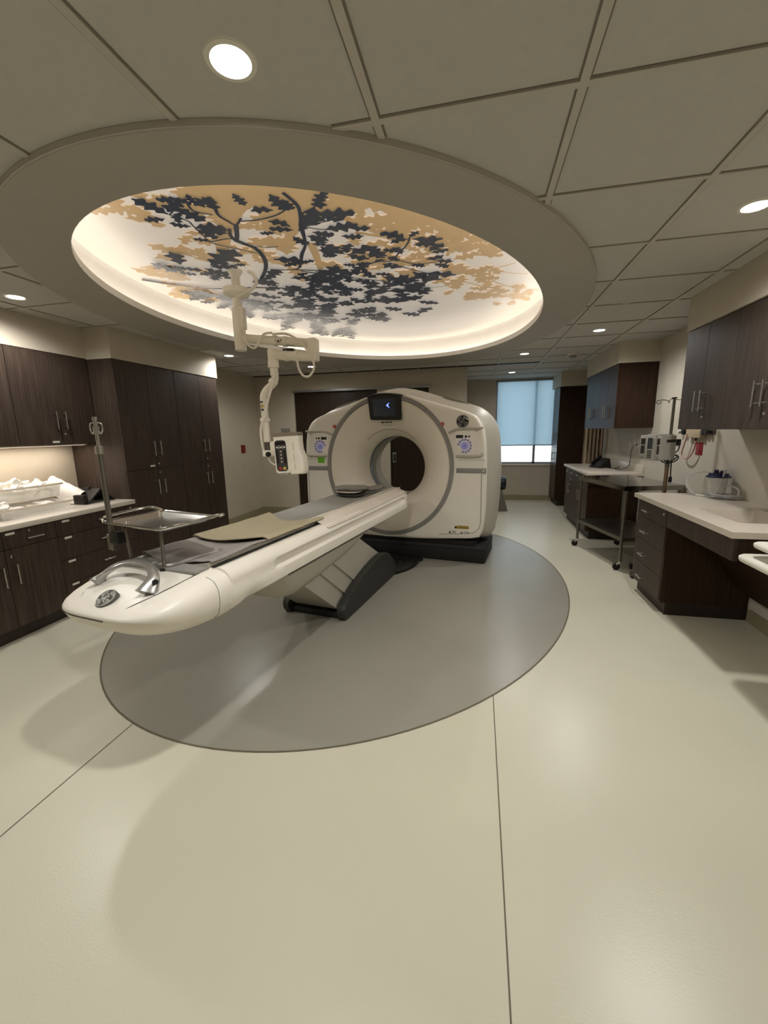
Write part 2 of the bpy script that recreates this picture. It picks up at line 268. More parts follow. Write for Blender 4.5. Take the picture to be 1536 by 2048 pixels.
LEAVES=[(1,-1.65,2.19,-1.7,2.05),(1,-1.7,2.22,-1.79,2.21),(1,-1.49,2.06,-1.58,2.05),(1,-1.49,2.08,-1.6,2.14),(1,-1.52,2.05,-1.48,2.11),(1,-1.56,2.13,-1.52,2.26),(1,-1.58,2.18,-1.64,2.25),(1,-1.43,2.04,-1.44,2.11),(1,-1.33,2.1,-1.43,2.13),(1,-1.33,2.11,-1.37,2.19),(1,-1.21,2.09,-1.21,2.18),(1,-1.04,2.14,-1.02,2.27),(1,-1,2.2,-0.99,2.28),(1,-1.09,2.29,-1.18,2.27),(1,-0.79,2.22,-0.83,2.31),(1,-0.87,2.31,-0.96,2.45),(1,-0.86,2.37,-0.83,2.44),(1,-1.62,2.33,-1.69,2.28),(1,-1.62,2.35,-1.49,2.4),(1,-1.62,2.36,-1.59,2.47),(1,-1.61,2.38,-1.51,2.44),(1,-1.63,2.52,-1.69,2.48),(1,-1.08,2.48,-1.15,2.41),(1,-1.08,2.52,-1.18,2.48),(1,-1.2,2.52,-1.26,2.51),(1,-1.06,2.54,-1.02,2.5),(1,-1.12,2.59,-1.08,2.69),(1,-1.04,2.61,-0.96,2.68),(1,-0.99,2.57,-0.9,2.62),(1,-1.01,2.76,-0.99,2.9),(1,-1.05,2.72,-0.98,2.75),(1,-1.87,2.86,-1.63,2.71),(1,-1.88,2.87,-1.74,2.91),(1,-1.71,2.89,-1.66,2.9),(1,-2.12,2.79,-2.23,2.79),(1,-1.4,2.87,-1.25,2.94),(1,-1.38,3,-1.27,2.98),(1,-1.22,2.96,-1.17,2.96),(1,-2.24,2.86,-2.1,2.83),(1,-2.08,2.83,-1.99,2.89),(1,-2.05,2.98,-1.93,2.97),(1,-2.17,2.91,-2.09,2.96),(1,-1.88,3.02,-1.98,3.09),(1,-1.87,3.01,-1.87,3.1),(1,-0.88,2.32,-0.96,2.45),(1,-0.88,2.37,-0.73,2.41),(1,-0.87,2.38,-0.8,2.46),(1,-0.84,2.29,-0.78,2.22),(1,-0.91,2.56,-0.75,2.55),(1,-0.76,2.57,-0.67,2.6),(1,-0.84,2.66,-0.74,2.69),(1,-1.02,2.61,-0.97,2.7),(1,-0.98,2.6,-0.91,2.64),(1,-0.87,2.93,-0.71,2.88),(1,-0.88,2.93,-0.79,3.01),(1,-0.88,2.91,-0.83,2.81),(1,-0.9,2.92,-0.94,2.79),(1,-0.95,2.85,-1.02,2.82),(1,-0.96,2.91,-1.03,2.91),(1,-0.47,2.82,-0.57,2.72),(1,-0.45,2.81,-0.54,2.83),(1,-0.44,2.79,-0.41,2.76),(1,-0.43,2.81,-0.29,2.85),(1,-0.44,2.9,-0.33,2.93),(1,-0.52,2.97,-0.61,2.93),(1,-0.63,3.03,-0.68,2.91),(1,-0.65,3.05,-0.73,2.98),(1,-0.65,3.08,-0.7,3.09),(1,-0.35,3.02,-0.27,2.95),(1,-0.34,3.05,-0.25,3.03),(1,-0.39,3.15,-0.29,3.12),(1,-0.32,3.18,-0.23,3.22),(1,-0.34,3.24,-0.27,3.32),(1,-0.56,3.13,-0.61,3.06),(1,-0.51,3.22,-0.43,3.26),(1,-0.51,3.34,-0.36,3.52),(1,-0.42,3.4,-0.25,3.48),(1,-0.57,3.25,-0.66,3.17),(1,-0.79,3.11,-0.9,3.2),(1,-0.76,3.11,-0.85,3.11),(1,-0.75,3.38,-0.55,3.51),(1,-0.8,3.31,-0.7,3.36),(1,-0.7,3.5,-0.64,3.6),(1,-1,3.38,-0.89,3.49),(1,-1.07,3.48,-1.17,3.47),(1,-1.17,3.41,-1.23,3.3),(1,-1.2,3.15,-1.13,3.22),(1,-1.26,3.16,-1.33,3.18),(1,-0.8,3.72,-0.55,3.73),(1,-0.81,3.63,-0.72,3.58),(1,-0.74,3.83,-0.65,3.86),(1,-0.53,3.02,-0.56,2.93),(1,-0.82,3.32,-0.85,3.24),(1,-0.96,3.47,-0.86,3.52),(1,-1.16,2.97,-1.21,2.97),(1,-0.97,3.08,-0.9,3.11),(0,-1.91,2.15,-1.86,1.98),(0,-1.92,2.17,-1.79,2.19),(0,-1.88,2.15,-1.79,2.09),(0,-1.88,2.1,-2.02,2.06),(0,-1.76,2.09,-1.79,2.26),(0,-1.7,2.1,-1.67,1.99),(0,-1.71,2.1,-1.54,2.1),(0,-1.75,2.1,-1.58,2.08),(0,-1.95,2.71,-2.1,2.67),(0,-1.96,2.7,-2.02,2.53),(0,-1.74,2.6,-1.81,2.69),(0,-1.84,2.52,-1.89,2.66),(0,-1.96,2.63,-2.03,2.74),(0,-1.78,2.64,-1.84,2.77),(0,-1.74,2.55,-1.64,2.53),(0,-1.84,2.71,-1.68,2.73),(0,-1.88,2.63,-1.78,2.64),(0,-2.44,2.76,-2.39,2.91),(0,-2.32,2.79,-2.39,2.9),(0,-2.37,2.76,-2.25,2.86),(0,-2.34,2.78,-2.17,2.82),(0,-2.4,2.69,-2.53,2.58),(0,-2.41,2.76,-2.53,2.73),(0,-1.72,2.4,-1.62,2.45),(0,-1.74,2.47,-1.69,2.56),(0,-1.69,2.44,-1.79,2.51),(0,-1.29,2.18,-1.42,2.22),(0,-1.44,2.15,-1.3,2.18),(0,-1.17,2.1,-1.19,1.93),(0,-1.28,2.17,-1.17,2.25),(0,-1.41,2.15,-1.45,2.28),(0,-1.19,2.21,-1.06,2.19),(0,-1.31,2.16,-1.43,2.18),(0,-1.28,2.07,-1.41,2.2),(0,-1.18,2.17,-1.31,2.17),(0,-1.36,2.07,-1.33,1.9),(0,-1.35,2.16,-1.33,2.01),(0,-1.27,2.17,-1.37,2.29),(0,-1.34,2.11,-1.32,1.96),(0,-1.38,2.17,-1.47,2.05),(0,-1.41,2.1,-1.41,2.25),(0,-1.32,2.17,-1.42,2.04),(0,-1.34,2.13,-1.35,1.96),(0,-1.36,2.16,-1.25,2.05),(0,-1.21,2.22,-1.35,2.2),(0,-1.4,2.15,-1.27,2.1),(0,-1.09,2.2,-1.1,2.09),(0,-1.06,2.18,-1.13,2.06),(0,-1.11,2.2,-1.21,2.08),(0,-1.19,2.08,-1.33,2.14),(0,-1.19,2.16,-1.26,2.08),(0,-1.1,2.12,-1,2.16),(0,-1.13,2.1,-1.09,2.2),(0,-1.11,2.14,-1.22,2.04),(0,-1.2,2.2,-1.07,2.2),(0,-1.15,2.13,-1.03,2.24),(0,-1.11,2.09,-1.19,2.02),(0,-1.09,2.13,-1.24,2.04),(0,-1.04,2.16,-0.98,2.02),(0,-1.12,2.1,-1.24,2.02),(0,-1.05,2.25,-1.15,2.17),(0,-1,2.11,-0.89,2.2),(0,-1.06,2.11,-1.18,1.99),(0,-1.14,2.14,-1.12,2.26),(0,-1.01,2.16,-0.84,2.12),(0,-1.08,2.13,-0.94,2.11),(0,-0.94,2.23,-0.8,2.22),(0,-1,2.26,-0.89,2.36),(0,-0.93,2.22,-0.9,2.06),(0,-1.07,2.26,-1.1,2.43),(0,-0.84,2.23,-0.85,2.34),(0,-0.8,2.26,-0.91,2.17),(0,-0.92,2.32,-0.92,2.21),(0,-0.86,2.24,-0.98,2.21),(0,-1,2.28,-1.13,2.31),(0,-0.89,2.32,-0.77,2.35),(0,-1.01,2.4,-0.9,2.31),(0,-1.11,2.33,-1.24,2.39),(0,-0.91,2.33,-1.08,2.35),(0,-0.96,2.24,-0.89,2.15),(0,-1.04,2.36,-0.89,2.43),(0,-0.89,2.28,-0.93,2.44),(0,-0.8,2.21,-0.94,2.23),(0,-0.92,2.24,-0.84,2.36),(0,-0.82,2.19,-0.8,2.35),(0,-0.89,2.35,-0.73,2.38),(0,-0.88,2.46,-0.91,2.36),(0,-0.83,2.23,-0.94,2.09),(0,-0.85,2.2,-0.9,2.37),(0,-1.05,2.29,-1.15,2.35),(0,-0.86,2.17,-0.76,2.25),(0,-1,2.14,-1.14,2.07),(0,-0.81,2.21,-0.92,2.26),(0,-1.17,2.57,-1.05,2.52),(0,-1.34,2.59,-1.25,2.71),(0,-1.26,2.69,-1.4,2.64),(0,-1.27,2.56,-1.27,2.72),(0,-1.15,2.47,-1.14,2.6),(0,-1.1,2.49,-1.13,2.34),(0,-1.33,2.58,-1.24,2.64),(0,-1.14,2.5,-1.04,2.4),(0,-1.29,2.64,-1.13,2.67),(0,-1.26,2.44,-1.11,2.39),(0,-1.22,2.44,-1.07,2.41),(0,-1.08,2.49,-1.17,2.4),(0,-1.24,2.5,-1.34,2.42),(0,-1.18,2.46,-1.11,2.33),(0,-1.12,2.57,-1.04,2.46),(0,-1.19,2.59,-1.2,2.46),(0,-1.24,2.42,-1.21,2.52),(0,-1.1,2.59,-1.09,2.49),(0,-1.27,2.68,-1.37,2.59),(0,-1.16,2.46,-1.1,2.55),(0,-1.43,2.2,-1.35,2.12),(0,-1.44,2.17,-1.38,2.27),(0,-1.47,2.21,-1.3,2.24),(0,-1.5,2.3,-1.56,2.16),(0,-1.49,2.31,-1.38,2.41),(0,-1.48,2.25,-1.49,2.14),(0,-1.41,2.13,-1.4,2.24),(0,-1.5,2.31,-1.58,2.4),(0,-0.82,2.26,-0.84,2.1),(0,-0.88,2.24,-0.96,2.09),(0,-0.8,2.31,-0.7,2.29),(0,-0.97,2.38,-1.06,2.44),(0,-0.89,2.48,-1.02,2.46),(0,-0.88,2.19,-0.77,2.11),(0,-0.71,2.23,-0.71,2.33),(0,-0.82,2.2,-0.82,2.33),(0,-0.83,2.2,-0.66,2.24),(0,-0.91,2.31,-1.03,2.39),(0,-0.9,2.25,-0.79,2.34),(0,-0.76,2.38,-0.69,2.29),(0,-0.94,2.31,-1.09,2.32),(0,-0.88,2.35,-0.91,2.18),(0,-0.64,2.39,-0.59,2.29),(0,-0.67,2.35,-0.53,2.43),(0,-0.53,2.38,-0.46,2.46),(0,-0.63,2.31,-0.76,2.37),(0,-0.63,2.31,-0.66,2.21),(0,-0.65,2.35,-0.73,2.43),(0,-0.61,2.37,-0.61,2.23),(0,-0.54,2.46,-0.53,2.31),(0,-0.63,2.47,-0.73,2.32),(0,-0.57,2.46,-0.59,2.62),(0,-0.61,2.33,-0.51,2.38),(0,-0.66,2.43,-0.68,2.53),(0,-0.56,2.43,-0.46,2.45),(0,-0.67,2.36,-0.56,2.22),(0,-0.57,2.36,-0.69,2.42),(0,-0.61,2.3,-0.75,2.22),(0,-0.54,2.34,-0.65,2.32),(0,-0.4,2.54,-0.25,2.48),(0,-0.52,2.48,-0.4,2.41),(0,-0.46,2.52,-0.44,2.35),(0,-0.46,2.65,-0.55,2.59),(0,-0.37,2.54,-0.2,2.6),(0,-0.55,2.53,-0.72,2.55),(0,-0.46,2.47,-0.48,2.58),(0,-0.43,2.51,-0.43,2.39),(0,-0.47,2.48,-0.3,2.46),(0,-0.37,2.59,-0.46,2.66),(0,-0.37,2.56,-0.26,2.59),(0,-0.54,2.56,-0.45,2.49),(0,-0.37,2.52,-0.44,2.37),(0,-0.43,2.61,-0.5,2.68),(0,-0.45,2.56,-0.4,2.68),(0,-0.47,2.43,-0.52,2.55),(0,-0.46,2.58,-0.6,2.69),(0,-0.39,2.65,-0.44,2.51),(0,-0.45,2.61,-0.55,2.72),(0,-0.23,2.72,-0.25,2.82),(0,-0.37,2.64,-0.51,2.56),(0,-0.22,2.67,-0.11,2.62),(0,-0.21,2.62,-0.21,2.47),(0,-0.17,2.84,-0.23,2.69),(0,-0.22,2.75,-0.18,2.89),(0,-0.17,2.67,-0.03,2.65),(0,-0.29,2.58,-0.38,2.65),(0,-0.24,2.82,-0.11,2.74),(0,-0.29,2.6,-0.34,2.47),(0,-0.22,2.69,-0.13,2.61),(0,-0.32,2.64,-0.44,2.52),(0,-0.36,2.72,-0.35,2.6),(0,-0.39,2.69,-0.31,2.54),(0,-0.22,2.7,-0.35,2.76),(0,-0.17,2.68,-0.2,2.83),(0,-0.15,2.66,-0.04,2.68),(0,-0.26,2.73,-0.21,2.84),(0,-0.25,2.75,-0.31,2.6),(0,-0.23,2.89,-0.14,2.74),(0,-0.18,3.02,-0.29,2.88),(0,-0.2,2.97,-0.13,2.85),(0,-0.21,2.82,-0.15,2.91),(0,-0.21,2.94,-0.08,3.04),(0,-0.09,3.03,-0.04,2.88),(0,-0.05,3.09,-0.18,2.96),(0,-0.21,2.79,-0.1,2.84),(0,-0.16,2.9,-0.23,2.76),(0,-0.22,2.87,-0.35,2.83),(0,-0.22,2.93,-0.33,3.04),(0,-0.14,3.06,-0.04,3.02),(0,-0.08,3,-0.11,3.1),(0,-0.14,2.88,-0.15,2.71),(0,-0.16,2.86,-0.32,2.86),(0,-0.08,2.96,-0.12,3.08),(0,-0.07,2.95,0.06,2.99),(0,-0.04,3.1,0.07,3.15),(0,-0.07,3.06,0.07,3.05),(0,-0.01,3.15,0.1,3.22),(0,0.07,3.03,0.08,2.9),(0,-0.08,3.02,-0.21,3.05),(0,0.01,3.02,0.04,3.19),(0,-0,3.08,0.11,3.14),(0,0.1,3.14,-0,3.13),(0,-0.01,3.13,-0.15,3.19),(0,-0.4,3.02,-0.47,2.94),(0,-0.58,3,-0.73,3.09),(0,-0.43,3.08,-0.56,3.2),(0,-0.44,3.07,-0.34,3.2),(0,-0.51,3.08,-0.39,3.08),(0,-0.48,2.9,-0.6,2.92),(0,-0.43,2.87,-0.36,2.99),(0,-0.55,2.91,-0.41,2.81),(0,-0.51,2.83,-0.43,2.67),(0,-0.04,3.44,-0.03,3.61),(0,0.06,3.44,0.11,3.56),(0,-0.15,3.59,-0.26,3.71),(0,-0.18,3.51,-0.03,3.49),(0,-0.19,3.39,-0.27,3.29),(0,-0.11,3.51,-0.26,3.42),(0,-0.15,3.53,-0.16,3.67),(0,-0,3.45,-0.16,3.47),(0,-0.23,3.57,-0.35,3.64),(0,-0.04,3.63,0.09,3.68),(0,-0.21,3.46,-0.27,3.54),(0,-0.13,3.5,-0.23,3.36),(0,-0.11,3.53,-0.15,3.36),(0,0.07,3.72,0.03,3.83),(0,0.06,3.45,-0.09,3.5),(0,-0.06,3.5,0.05,3.44),(0,-0.06,3.63,0.02,3.73),(0,-0.1,4.04,-0.06,4.17),(0,-0.23,3.87,-0.29,3.96),(0,0.05,4,0.02,4.16),(0,-0.02,3.98,0.05,3.85),(0,-0.13,4.05,-0.13,4.17),(0,0.03,4.04,0.12,3.97),(0,-0.2,3.87,-0.21,3.73),(0,-0.24,3.85,-0.18,3.73),(0,0.02,3.93,-0.07,3.87),(0,-0.02,4.07,-0.11,3.99),(0,0.05,3.95,0.19,4.01),(0,0.04,4.03,-0.11,4.07),(0,0.34,4.31,0.48,4.37),(0,0.3,4.12,0.3,4),(0,0.11,4.03,0.12,3.89),(0,0.33,4.23,0.4,4.33),(0,0.11,4.32,0.14,4.42),(0,0.13,4.06,-0,4.13),(0,0.24,4.12,0.33,4.23),(0,0.25,4.2,0.1,4.12),(0,0.06,4.09,-0.08,4.1),(0,0.33,4.26,0.26,4.15),(0,0.3,4.34,0.27,4.44),(0,0.1,4.13,0.19,4.05),(0,0.24,4.26,0.35,4.23),(0,0.47,4.12,0.59,4.21),(0,0.5,4.22,0.67,4.27),(0,0.42,4.22,0.4,4.1),(0,0.41,4.1,0.5,4.16),(0,0.47,4.15,0.54,4.07),(0,0.38,4.04,0.53,3.98),(0,0.5,4.2,0.61,4.28),(0,0.37,3.98,0.26,3.93),(0,-0.93,2.98,-0.77,2.91),(0,-0.78,2.84,-0.77,2.73),(0,-0.76,2.84,-0.62,2.83),(0,-0.81,2.9,-0.98,2.84),(0,-0.81,2.88,-0.98,2.86),(0,-0.87,3.05,-0.76,2.99),(0,-0.74,3.04,-0.67,3.12),(0,-0.7,3.02,-0.86,3.08),(0,-0.49,3.28,-0.52,3.44),(0,-0.59,3.24,-0.58,3.09),(0,-0.61,3.13,-0.66,2.98),(0,-0.69,3.43,-0.61,3.51),(0,-0.65,3.21,-0.77,3.09),(0,-0.64,3.31,-0.52,3.4),(0,-0.59,3.19,-0.44,3.24),(0,-0.66,3.34,-0.74,3.47),(0,-0.47,3.28,-0.35,3.16),(0,-1.57,2.77,-1.49,2.69),(0,-1.52,2.81,-1.41,2.79),(0,-1.48,2.94,-1.49,2.84),(0,-1.28,2.84,-1.19,2.72),(0,-1.6,2.94,-1.66,2.83),(0,-1.4,2.87,-1.44,2.73),(0,-1.32,2.78,-1.42,2.78),(0,-1.42,2.96,-1.37,2.87),(0,-1.48,2.84,-1.4,2.92),(0,-1.35,3.01,-1.34,3.18),(0,-1.42,2.83,-1.49,2.74),(0,-1.52,2.68,-1.6,2.56),(0,-2.17,2.98,-2.28,3.03),(0,-2.15,2.95,-2.28,2.86),(0,-2.32,2.99,-2.21,3.04),(0,-2.07,2.91,-1.98,2.95),(0,-2.09,2.89,-2.22,2.93),(0,-2.14,2.98,-2.24,2.97),(0,-2.2,3.05,-2.32,2.93),(0,-2.26,3.02,-2.17,2.9),(0,-2.52,2.99,-2.4,2.98),(0,-2.48,3.25,-2.38,3.33),(0,-2.43,3.2,-2.3,3.2),(0,-2.52,3.45,-2.61,3.52),(0,-2.29,3.62,-2.33,3.51),(0,-2.38,3.34,-2.47,3.4),(0,-2.47,3.49,-2.53,3.33),(0,-2.36,3.52,-2.24,3.39),(0,-2.2,3.37,-2.28,3.24),(0,-2.26,3.52,-2.37,3.56),(0,-2.34,3.24,-2.41,3.09),(0,-2.5,3.35,-2.43,3.24),(0,-1.29,3.23,-1.36,3.31),(0,-1.09,3.05,-1.01,3.16),(0,-1.19,3.02,-1.36,2.97),(0,-0.81,3.25,-0.72,3.2),(0,-1.17,3.03,-1.03,3.08),(0,-0.87,3.3,-0.83,3.17),(0,-0.78,3.38,-0.89,3.35),(0,-1.06,3.23,-1.01,3.12),(1,-1.21,3.51,-1.08,3.57),(1,-1.24,3.43,-1.33,3.37),(1,-0.83,3.42,-0.9,3.57),(1,-0.79,3.39,-0.84,3.29),(1,-0.94,3.25,-1.05,3.12),(1,-0.86,3.26,-1,3.25),(1,-1,3.26,-1.02,3.39),(1,-1.34,3.4,-1.34,3.52),(1,-1.27,3.25,-1.16,3.2),(1,-1.27,3.27,-1.17,3.23),(1,-1.08,3.27,-1.14,3.15),(1,-1.36,3.49,-1.43,3.63),(1,-1.1,3.57,-0.99,3.61),(1,-1.13,3.28,-1.07,3.15),(1,-1.12,3.39,-1.04,3.27),(1,-1.07,3.47,-1.17,3.38),(1,-1.01,3.25,-1.17,3.31),(1,-1.13,3.32,-1.25,3.23),(1,-1.23,3.33,-1.24,3.23),(1,-0.77,3.61,-0.68,3.55),(1,-0.77,3.55,-0.8,3.7),(1,-0.77,3.46,-0.7,3.57),(1,-0.47,3.57,-0.37,3.44),(1,-0.53,3.72,-0.47,3.84),(1,-0.65,3.58,-0.52,3.69),(1,-0.64,3.66,-0.48,3.6),(1,-0.64,3.7,-0.53,3.7),(1,-0.46,3.68,-0.58,3.71),(1,-0.7,3.46,-0.58,3.41),(1,-1.21,3.76,-1.35,3.82),(1,-0.98,3.67,-0.82,3.71),(1,-0.79,3.7,-0.94,3.7),(1,-1.01,3.95,-0.99,3.83),(1,-1.13,3.78,-1.04,3.93),(1,-1.38,3.65,-1.4,3.79),(1,-1.34,3.54,-1.18,3.53),(1,-1.22,3.68,-1.11,3.7),(1,-1.33,3.91,-1.38,4.02),(1,-1.3,3.5,-1.14,3.5),(1,-0.59,4.04,-0.57,3.92),(1,-1.24,3.59,-1.14,3.64),(1,-0.76,3.82,-0.64,3.83),(1,-0.67,4.03,-0.69,3.87),(1,-0.58,3.91,-0.69,4.01),(1,-1.1,3.52,-1.11,3.66),(1,-1.25,3.5,-1.25,3.63),(1,-0.54,3.89,-0.46,3.75),(1,-0.86,3.72,-0.96,3.8),(1,-0.88,3.97,-0.85,3.85),(1,-1.22,3.48,-1.32,3.42),(1,-1.39,3.56,-1.37,3.68),(1,-0.82,3.85,-0.85,4.01),(1,-1.3,3.88,-1.19,3.98),(1,-0.8,3.93,-0.97,3.94),(1,-0.52,4.12,-0.42,4.17),(1,-0.57,4.05,-0.44,4.14),(1,-0.62,4.01,-0.79,3.99),(1,-0.64,4.03,-0.76,3.94),(1,-0.62,3.93,-0.77,3.96),(1,-0.49,3.91,-0.63,3.96),(1,-1.55,3.09,-1.46,3.05),(1,-1.43,3.21,-1.31,3.23),(1,-1.63,3.2,-1.54,3.14),(1,-1.59,3.35,-1.66,3.28),(1,-1.57,3.16,-1.46,3.08),(1,-1.59,3.24,-1.7,3.25),(1,-1.41,3.41,-1.55,3.43),(1,-1.4,3.53,-1.48,3.46),(1,-1.49,3.36,-1.57,3.5),(1,-1.56,3.31,-1.68,3.21),(1,-1.26,3.44,-1.3,3.29),(1,-1.64,3.29,-1.72,3.22),(1,-1.34,3.56,-1.48,3.57),(1,-1.47,3.83,-1.64,3.86),(1,-1.6,3.67,-1.47,3.66),(1,-1.52,3.94,-1.38,4.02),(1,-1.47,3.69,-1.43,3.53),(1,-1.77,3.58,-1.89,3.48),(1,-1.33,3.89,-1.28,3.8),(1,-1.7,3.86,-1.55,3.81),(1,-1.72,3.76,-1.87,3.73),(1,-1.55,3.87,-1.59,3.7),(1,-1.56,3.64,-1.64,3.52),(1,-1.96,3.81,-2.02,3.94),(1,-1.75,3.42,-1.64,3.37),(1,-1.76,3.77,-1.75,3.92),(1,-1.6,3.87,-1.72,3.89),(1,-1.67,3.54,-1.56,3.54),(1,-1.58,3.99,-1.56,3.82),(1,-1.4,4,-1.44,4.14),(1,-1.27,3.95,-1.39,3.93),(1,-1.71,4.3,-1.6,4.38),(1,-1.12,4.29,-1.03,4.2),(1,-0.9,4.01,-0.79,3.93),(1,-1.68,3.93,-1.52,3.92),(1,-1.2,4.48,-1.08,4.48),(1,-1.46,4.48,-1.37,4.42),(1,-0.94,4.35,-0.98,4.45),(1,-1.4,4.19,-1.52,4.23),(1,-0.96,4.29,-1.02,4.44),(1,-1.53,4.08,-1.44,4.15),(1,-0.94,4.4,-1.09,4.38),(1,-1.2,4.25,-1.27,4.33),(1,-1.62,3.85,-1.7,3.91),(1,-1.16,4.13,-1.15,4.25),(1,-1.28,4.01,-1.2,3.9),(1,-1.58,3.84,-1.47,3.75),(1,-2.63,3.22,-2.47,3.27),(1,-2.41,3.26,-2.28,3.3),(1,-2.42,3.22,-2.39,3.33),(1,-2.63,3.13,-2.57,3.25),(1,-2.5,3.36,-2.66,3.37),(1,-2.77,3.31,-2.68,3.21),(1,-2.26,3.47,-2.14,3.45),(1,-2.43,3.75,-2.29,3.69),(1,-2.52,3.38,-2.62,3.24),(1,-2.24,3.33,-2.31,3.43),(1,-2.47,3.37,-2.6,3.36),(1,-2.5,3.47,-2.36,3.42),(1,-1.98,4.2,-1.81,4.23),(1,-2.14,3.64,-2.15,3.48),(1,-1.92,3.89,-1.94,3.76),(1,-2.09,3.67,-2.01,3.74),(1,-1.86,4.25,-1.94,4.36),(1,-2.23,4.01,-2.34,4.02),(1,-1.9,4.23,-1.77,4.27),(1,-2.22,3.91,-2.3,4.01),(1,-2.16,3.91,-2.3,3.91),(1,-1.88,3.9,-1.75,3.86),(1,-1.57,5.13,-1.68,5.03),(1,-1.53,4.99,-1.48,5.12),(1,-1.71,4.49,-1.76,4.37),(1,-1.66,4.51,-1.51,4.53),(1,-1.7,4.75,-1.78,4.6),(1,-1.48,4.68,-1.37,4.67),(1,-1.63,4.91,-1.67,5.08),(1,-1.63,4.96,-1.52,5.09),(1,-1.19,4.3,-1.2,4.17),(1,-1.17,4.16,-1.02,4.14),(1,-1.03,4.32,-1.1,4.22),(1,-1.3,4.02,-1.43,3.95),(1,-0.61,4.47,-0.5,4.33),(1,-0.99,4.26,-1.12,4.28),(1,-0.79,4.39,-0.66,4.51),(1,-1,4.42,-1.14,4.38),(1,-0.9,4.14,-0.79,4.26),(1,-2.04,2.77,-1.98,2.62),(1,-1.93,2.86,-1.82,2.98),(1,-2.16,2.85,-2.2,2.73),(1,-2.31,4.15,-2.27,4.01),(1,-1.47,4.19,-1.49,4.06),(1,-1.79,4.13,-1.77,4.27),(1,-1.92,4.47,-2.03,4.38),(1,-1.81,4.32,-1.91,4.39),(1,-1.73,4.2,-1.62,4.23),(1,-2.06,4.28,-2.14,4.16),(1,-1.61,4.2,-1.7,4.33),(1,-1.74,4.22,-1.66,4.15),(1,-1.96,4.42,-1.88,4.34),(1,-1.66,4.31,-1.54,4.26),(1,-1.8,4.33,-1.67,4.32),(1,-1.89,4.01,-1.93,3.91),(1,-1.55,4.12,-1.49,4.28),(1,-1.96,4.35,-2.03,4.45),(1,-2.13,4.45,-2.07,4.61),(1,-1.64,4.4,-1.66,4.56),(1,-1.6,4.36,-1.57,4.51),(1,-1.56,4.37,-1.49,4.46),(1,-1.7,4.02,-1.57,4.02),(1,-2.09,4.16,-1.96,4.22),(1,-1.72,4.16,-1.84,4.09),(1,-1.69,4.32,-1.78,4.21),(1,-1.56,4.09,-1.43,4.2),(1,-1.54,4.05,-1.42,3.96),(1,-1.68,5.07,-1.76,5.15),(1,-1.76,5.06,-1.88,5.08),(1,-2.11,5.07,-2.22,5.1),(1,-1.63,5.25,-1.58,5.35),(1,-1.73,4.89,-1.88,4.92),(1,-2.11,4.88,-2.08,4.99),(1,-1.87,4.87,-1.78,4.8),(1,-1.57,4.88,-1.63,4.97),(1,-2.16,5.08,-2.27,5.21),(1,-1.59,5.1,-1.54,5.22),(1,-2.12,4.7,-2.18,4.8),(1,-1.79,4.95,-1.82,5.07),(1,-2.11,4.64,-2.21,4.68),(1,-1.86,4.79,-1.84,4.67),(1,-1.73,5.2,-1.62,5.15),(1,-1.59,4.98,-1.49,4.89),(1,-1.84,4.79,-1.83,4.66),(1,-1.66,5.08,-1.75,5.12),(1,-2.08,4.8,-2.18,4.91),(1,-2.28,4.76,-2.14,4.65),(1,-1.81,5.03,-1.95,4.92),(1,-2.04,3.69,-2.22,3.69),(1,-2.21,3.71,-2.26,3.85),(1,-2.35,3.86,-2.17,3.86),(1,-1.85,3.54,-1.74,3.6),(1,-2.04,3.74,-2.04,3.85),(1,-2.25,3.46,-2.15,3.59),(1,-2.29,3.46,-2.37,3.38),(1,-2.06,3.78,-1.95,3.67),(1,-2.02,3.59,-2.14,3.65),(1,-2.4,3.83,-2.55,3.89),(1,-2.03,3.5,-1.99,3.64),(1,-1.98,3.59,-1.98,3.72),(1,-2.21,3.61,-2.08,3.54),(1,-2.3,3.55,-2.41,3.54),(1,-2.16,3.46,-2.25,3.32),(1,-2.01,3.77,-2.12,3.87),(1,-1.06,4.4,-1.2,4.36),(1,-1.28,4.44,-1.2,4.31),(1,-1.19,4.39,-1.29,4.28),(1,-1.23,4.47,-1.36,4.55),(1,-0.91,4.53,-1.05,4.5),(1,-1.01,4.45,-1.01,4.62),(1,-1.34,4.53,-1.35,4.67),(1,-1.13,4.41,-1.05,4.57)]
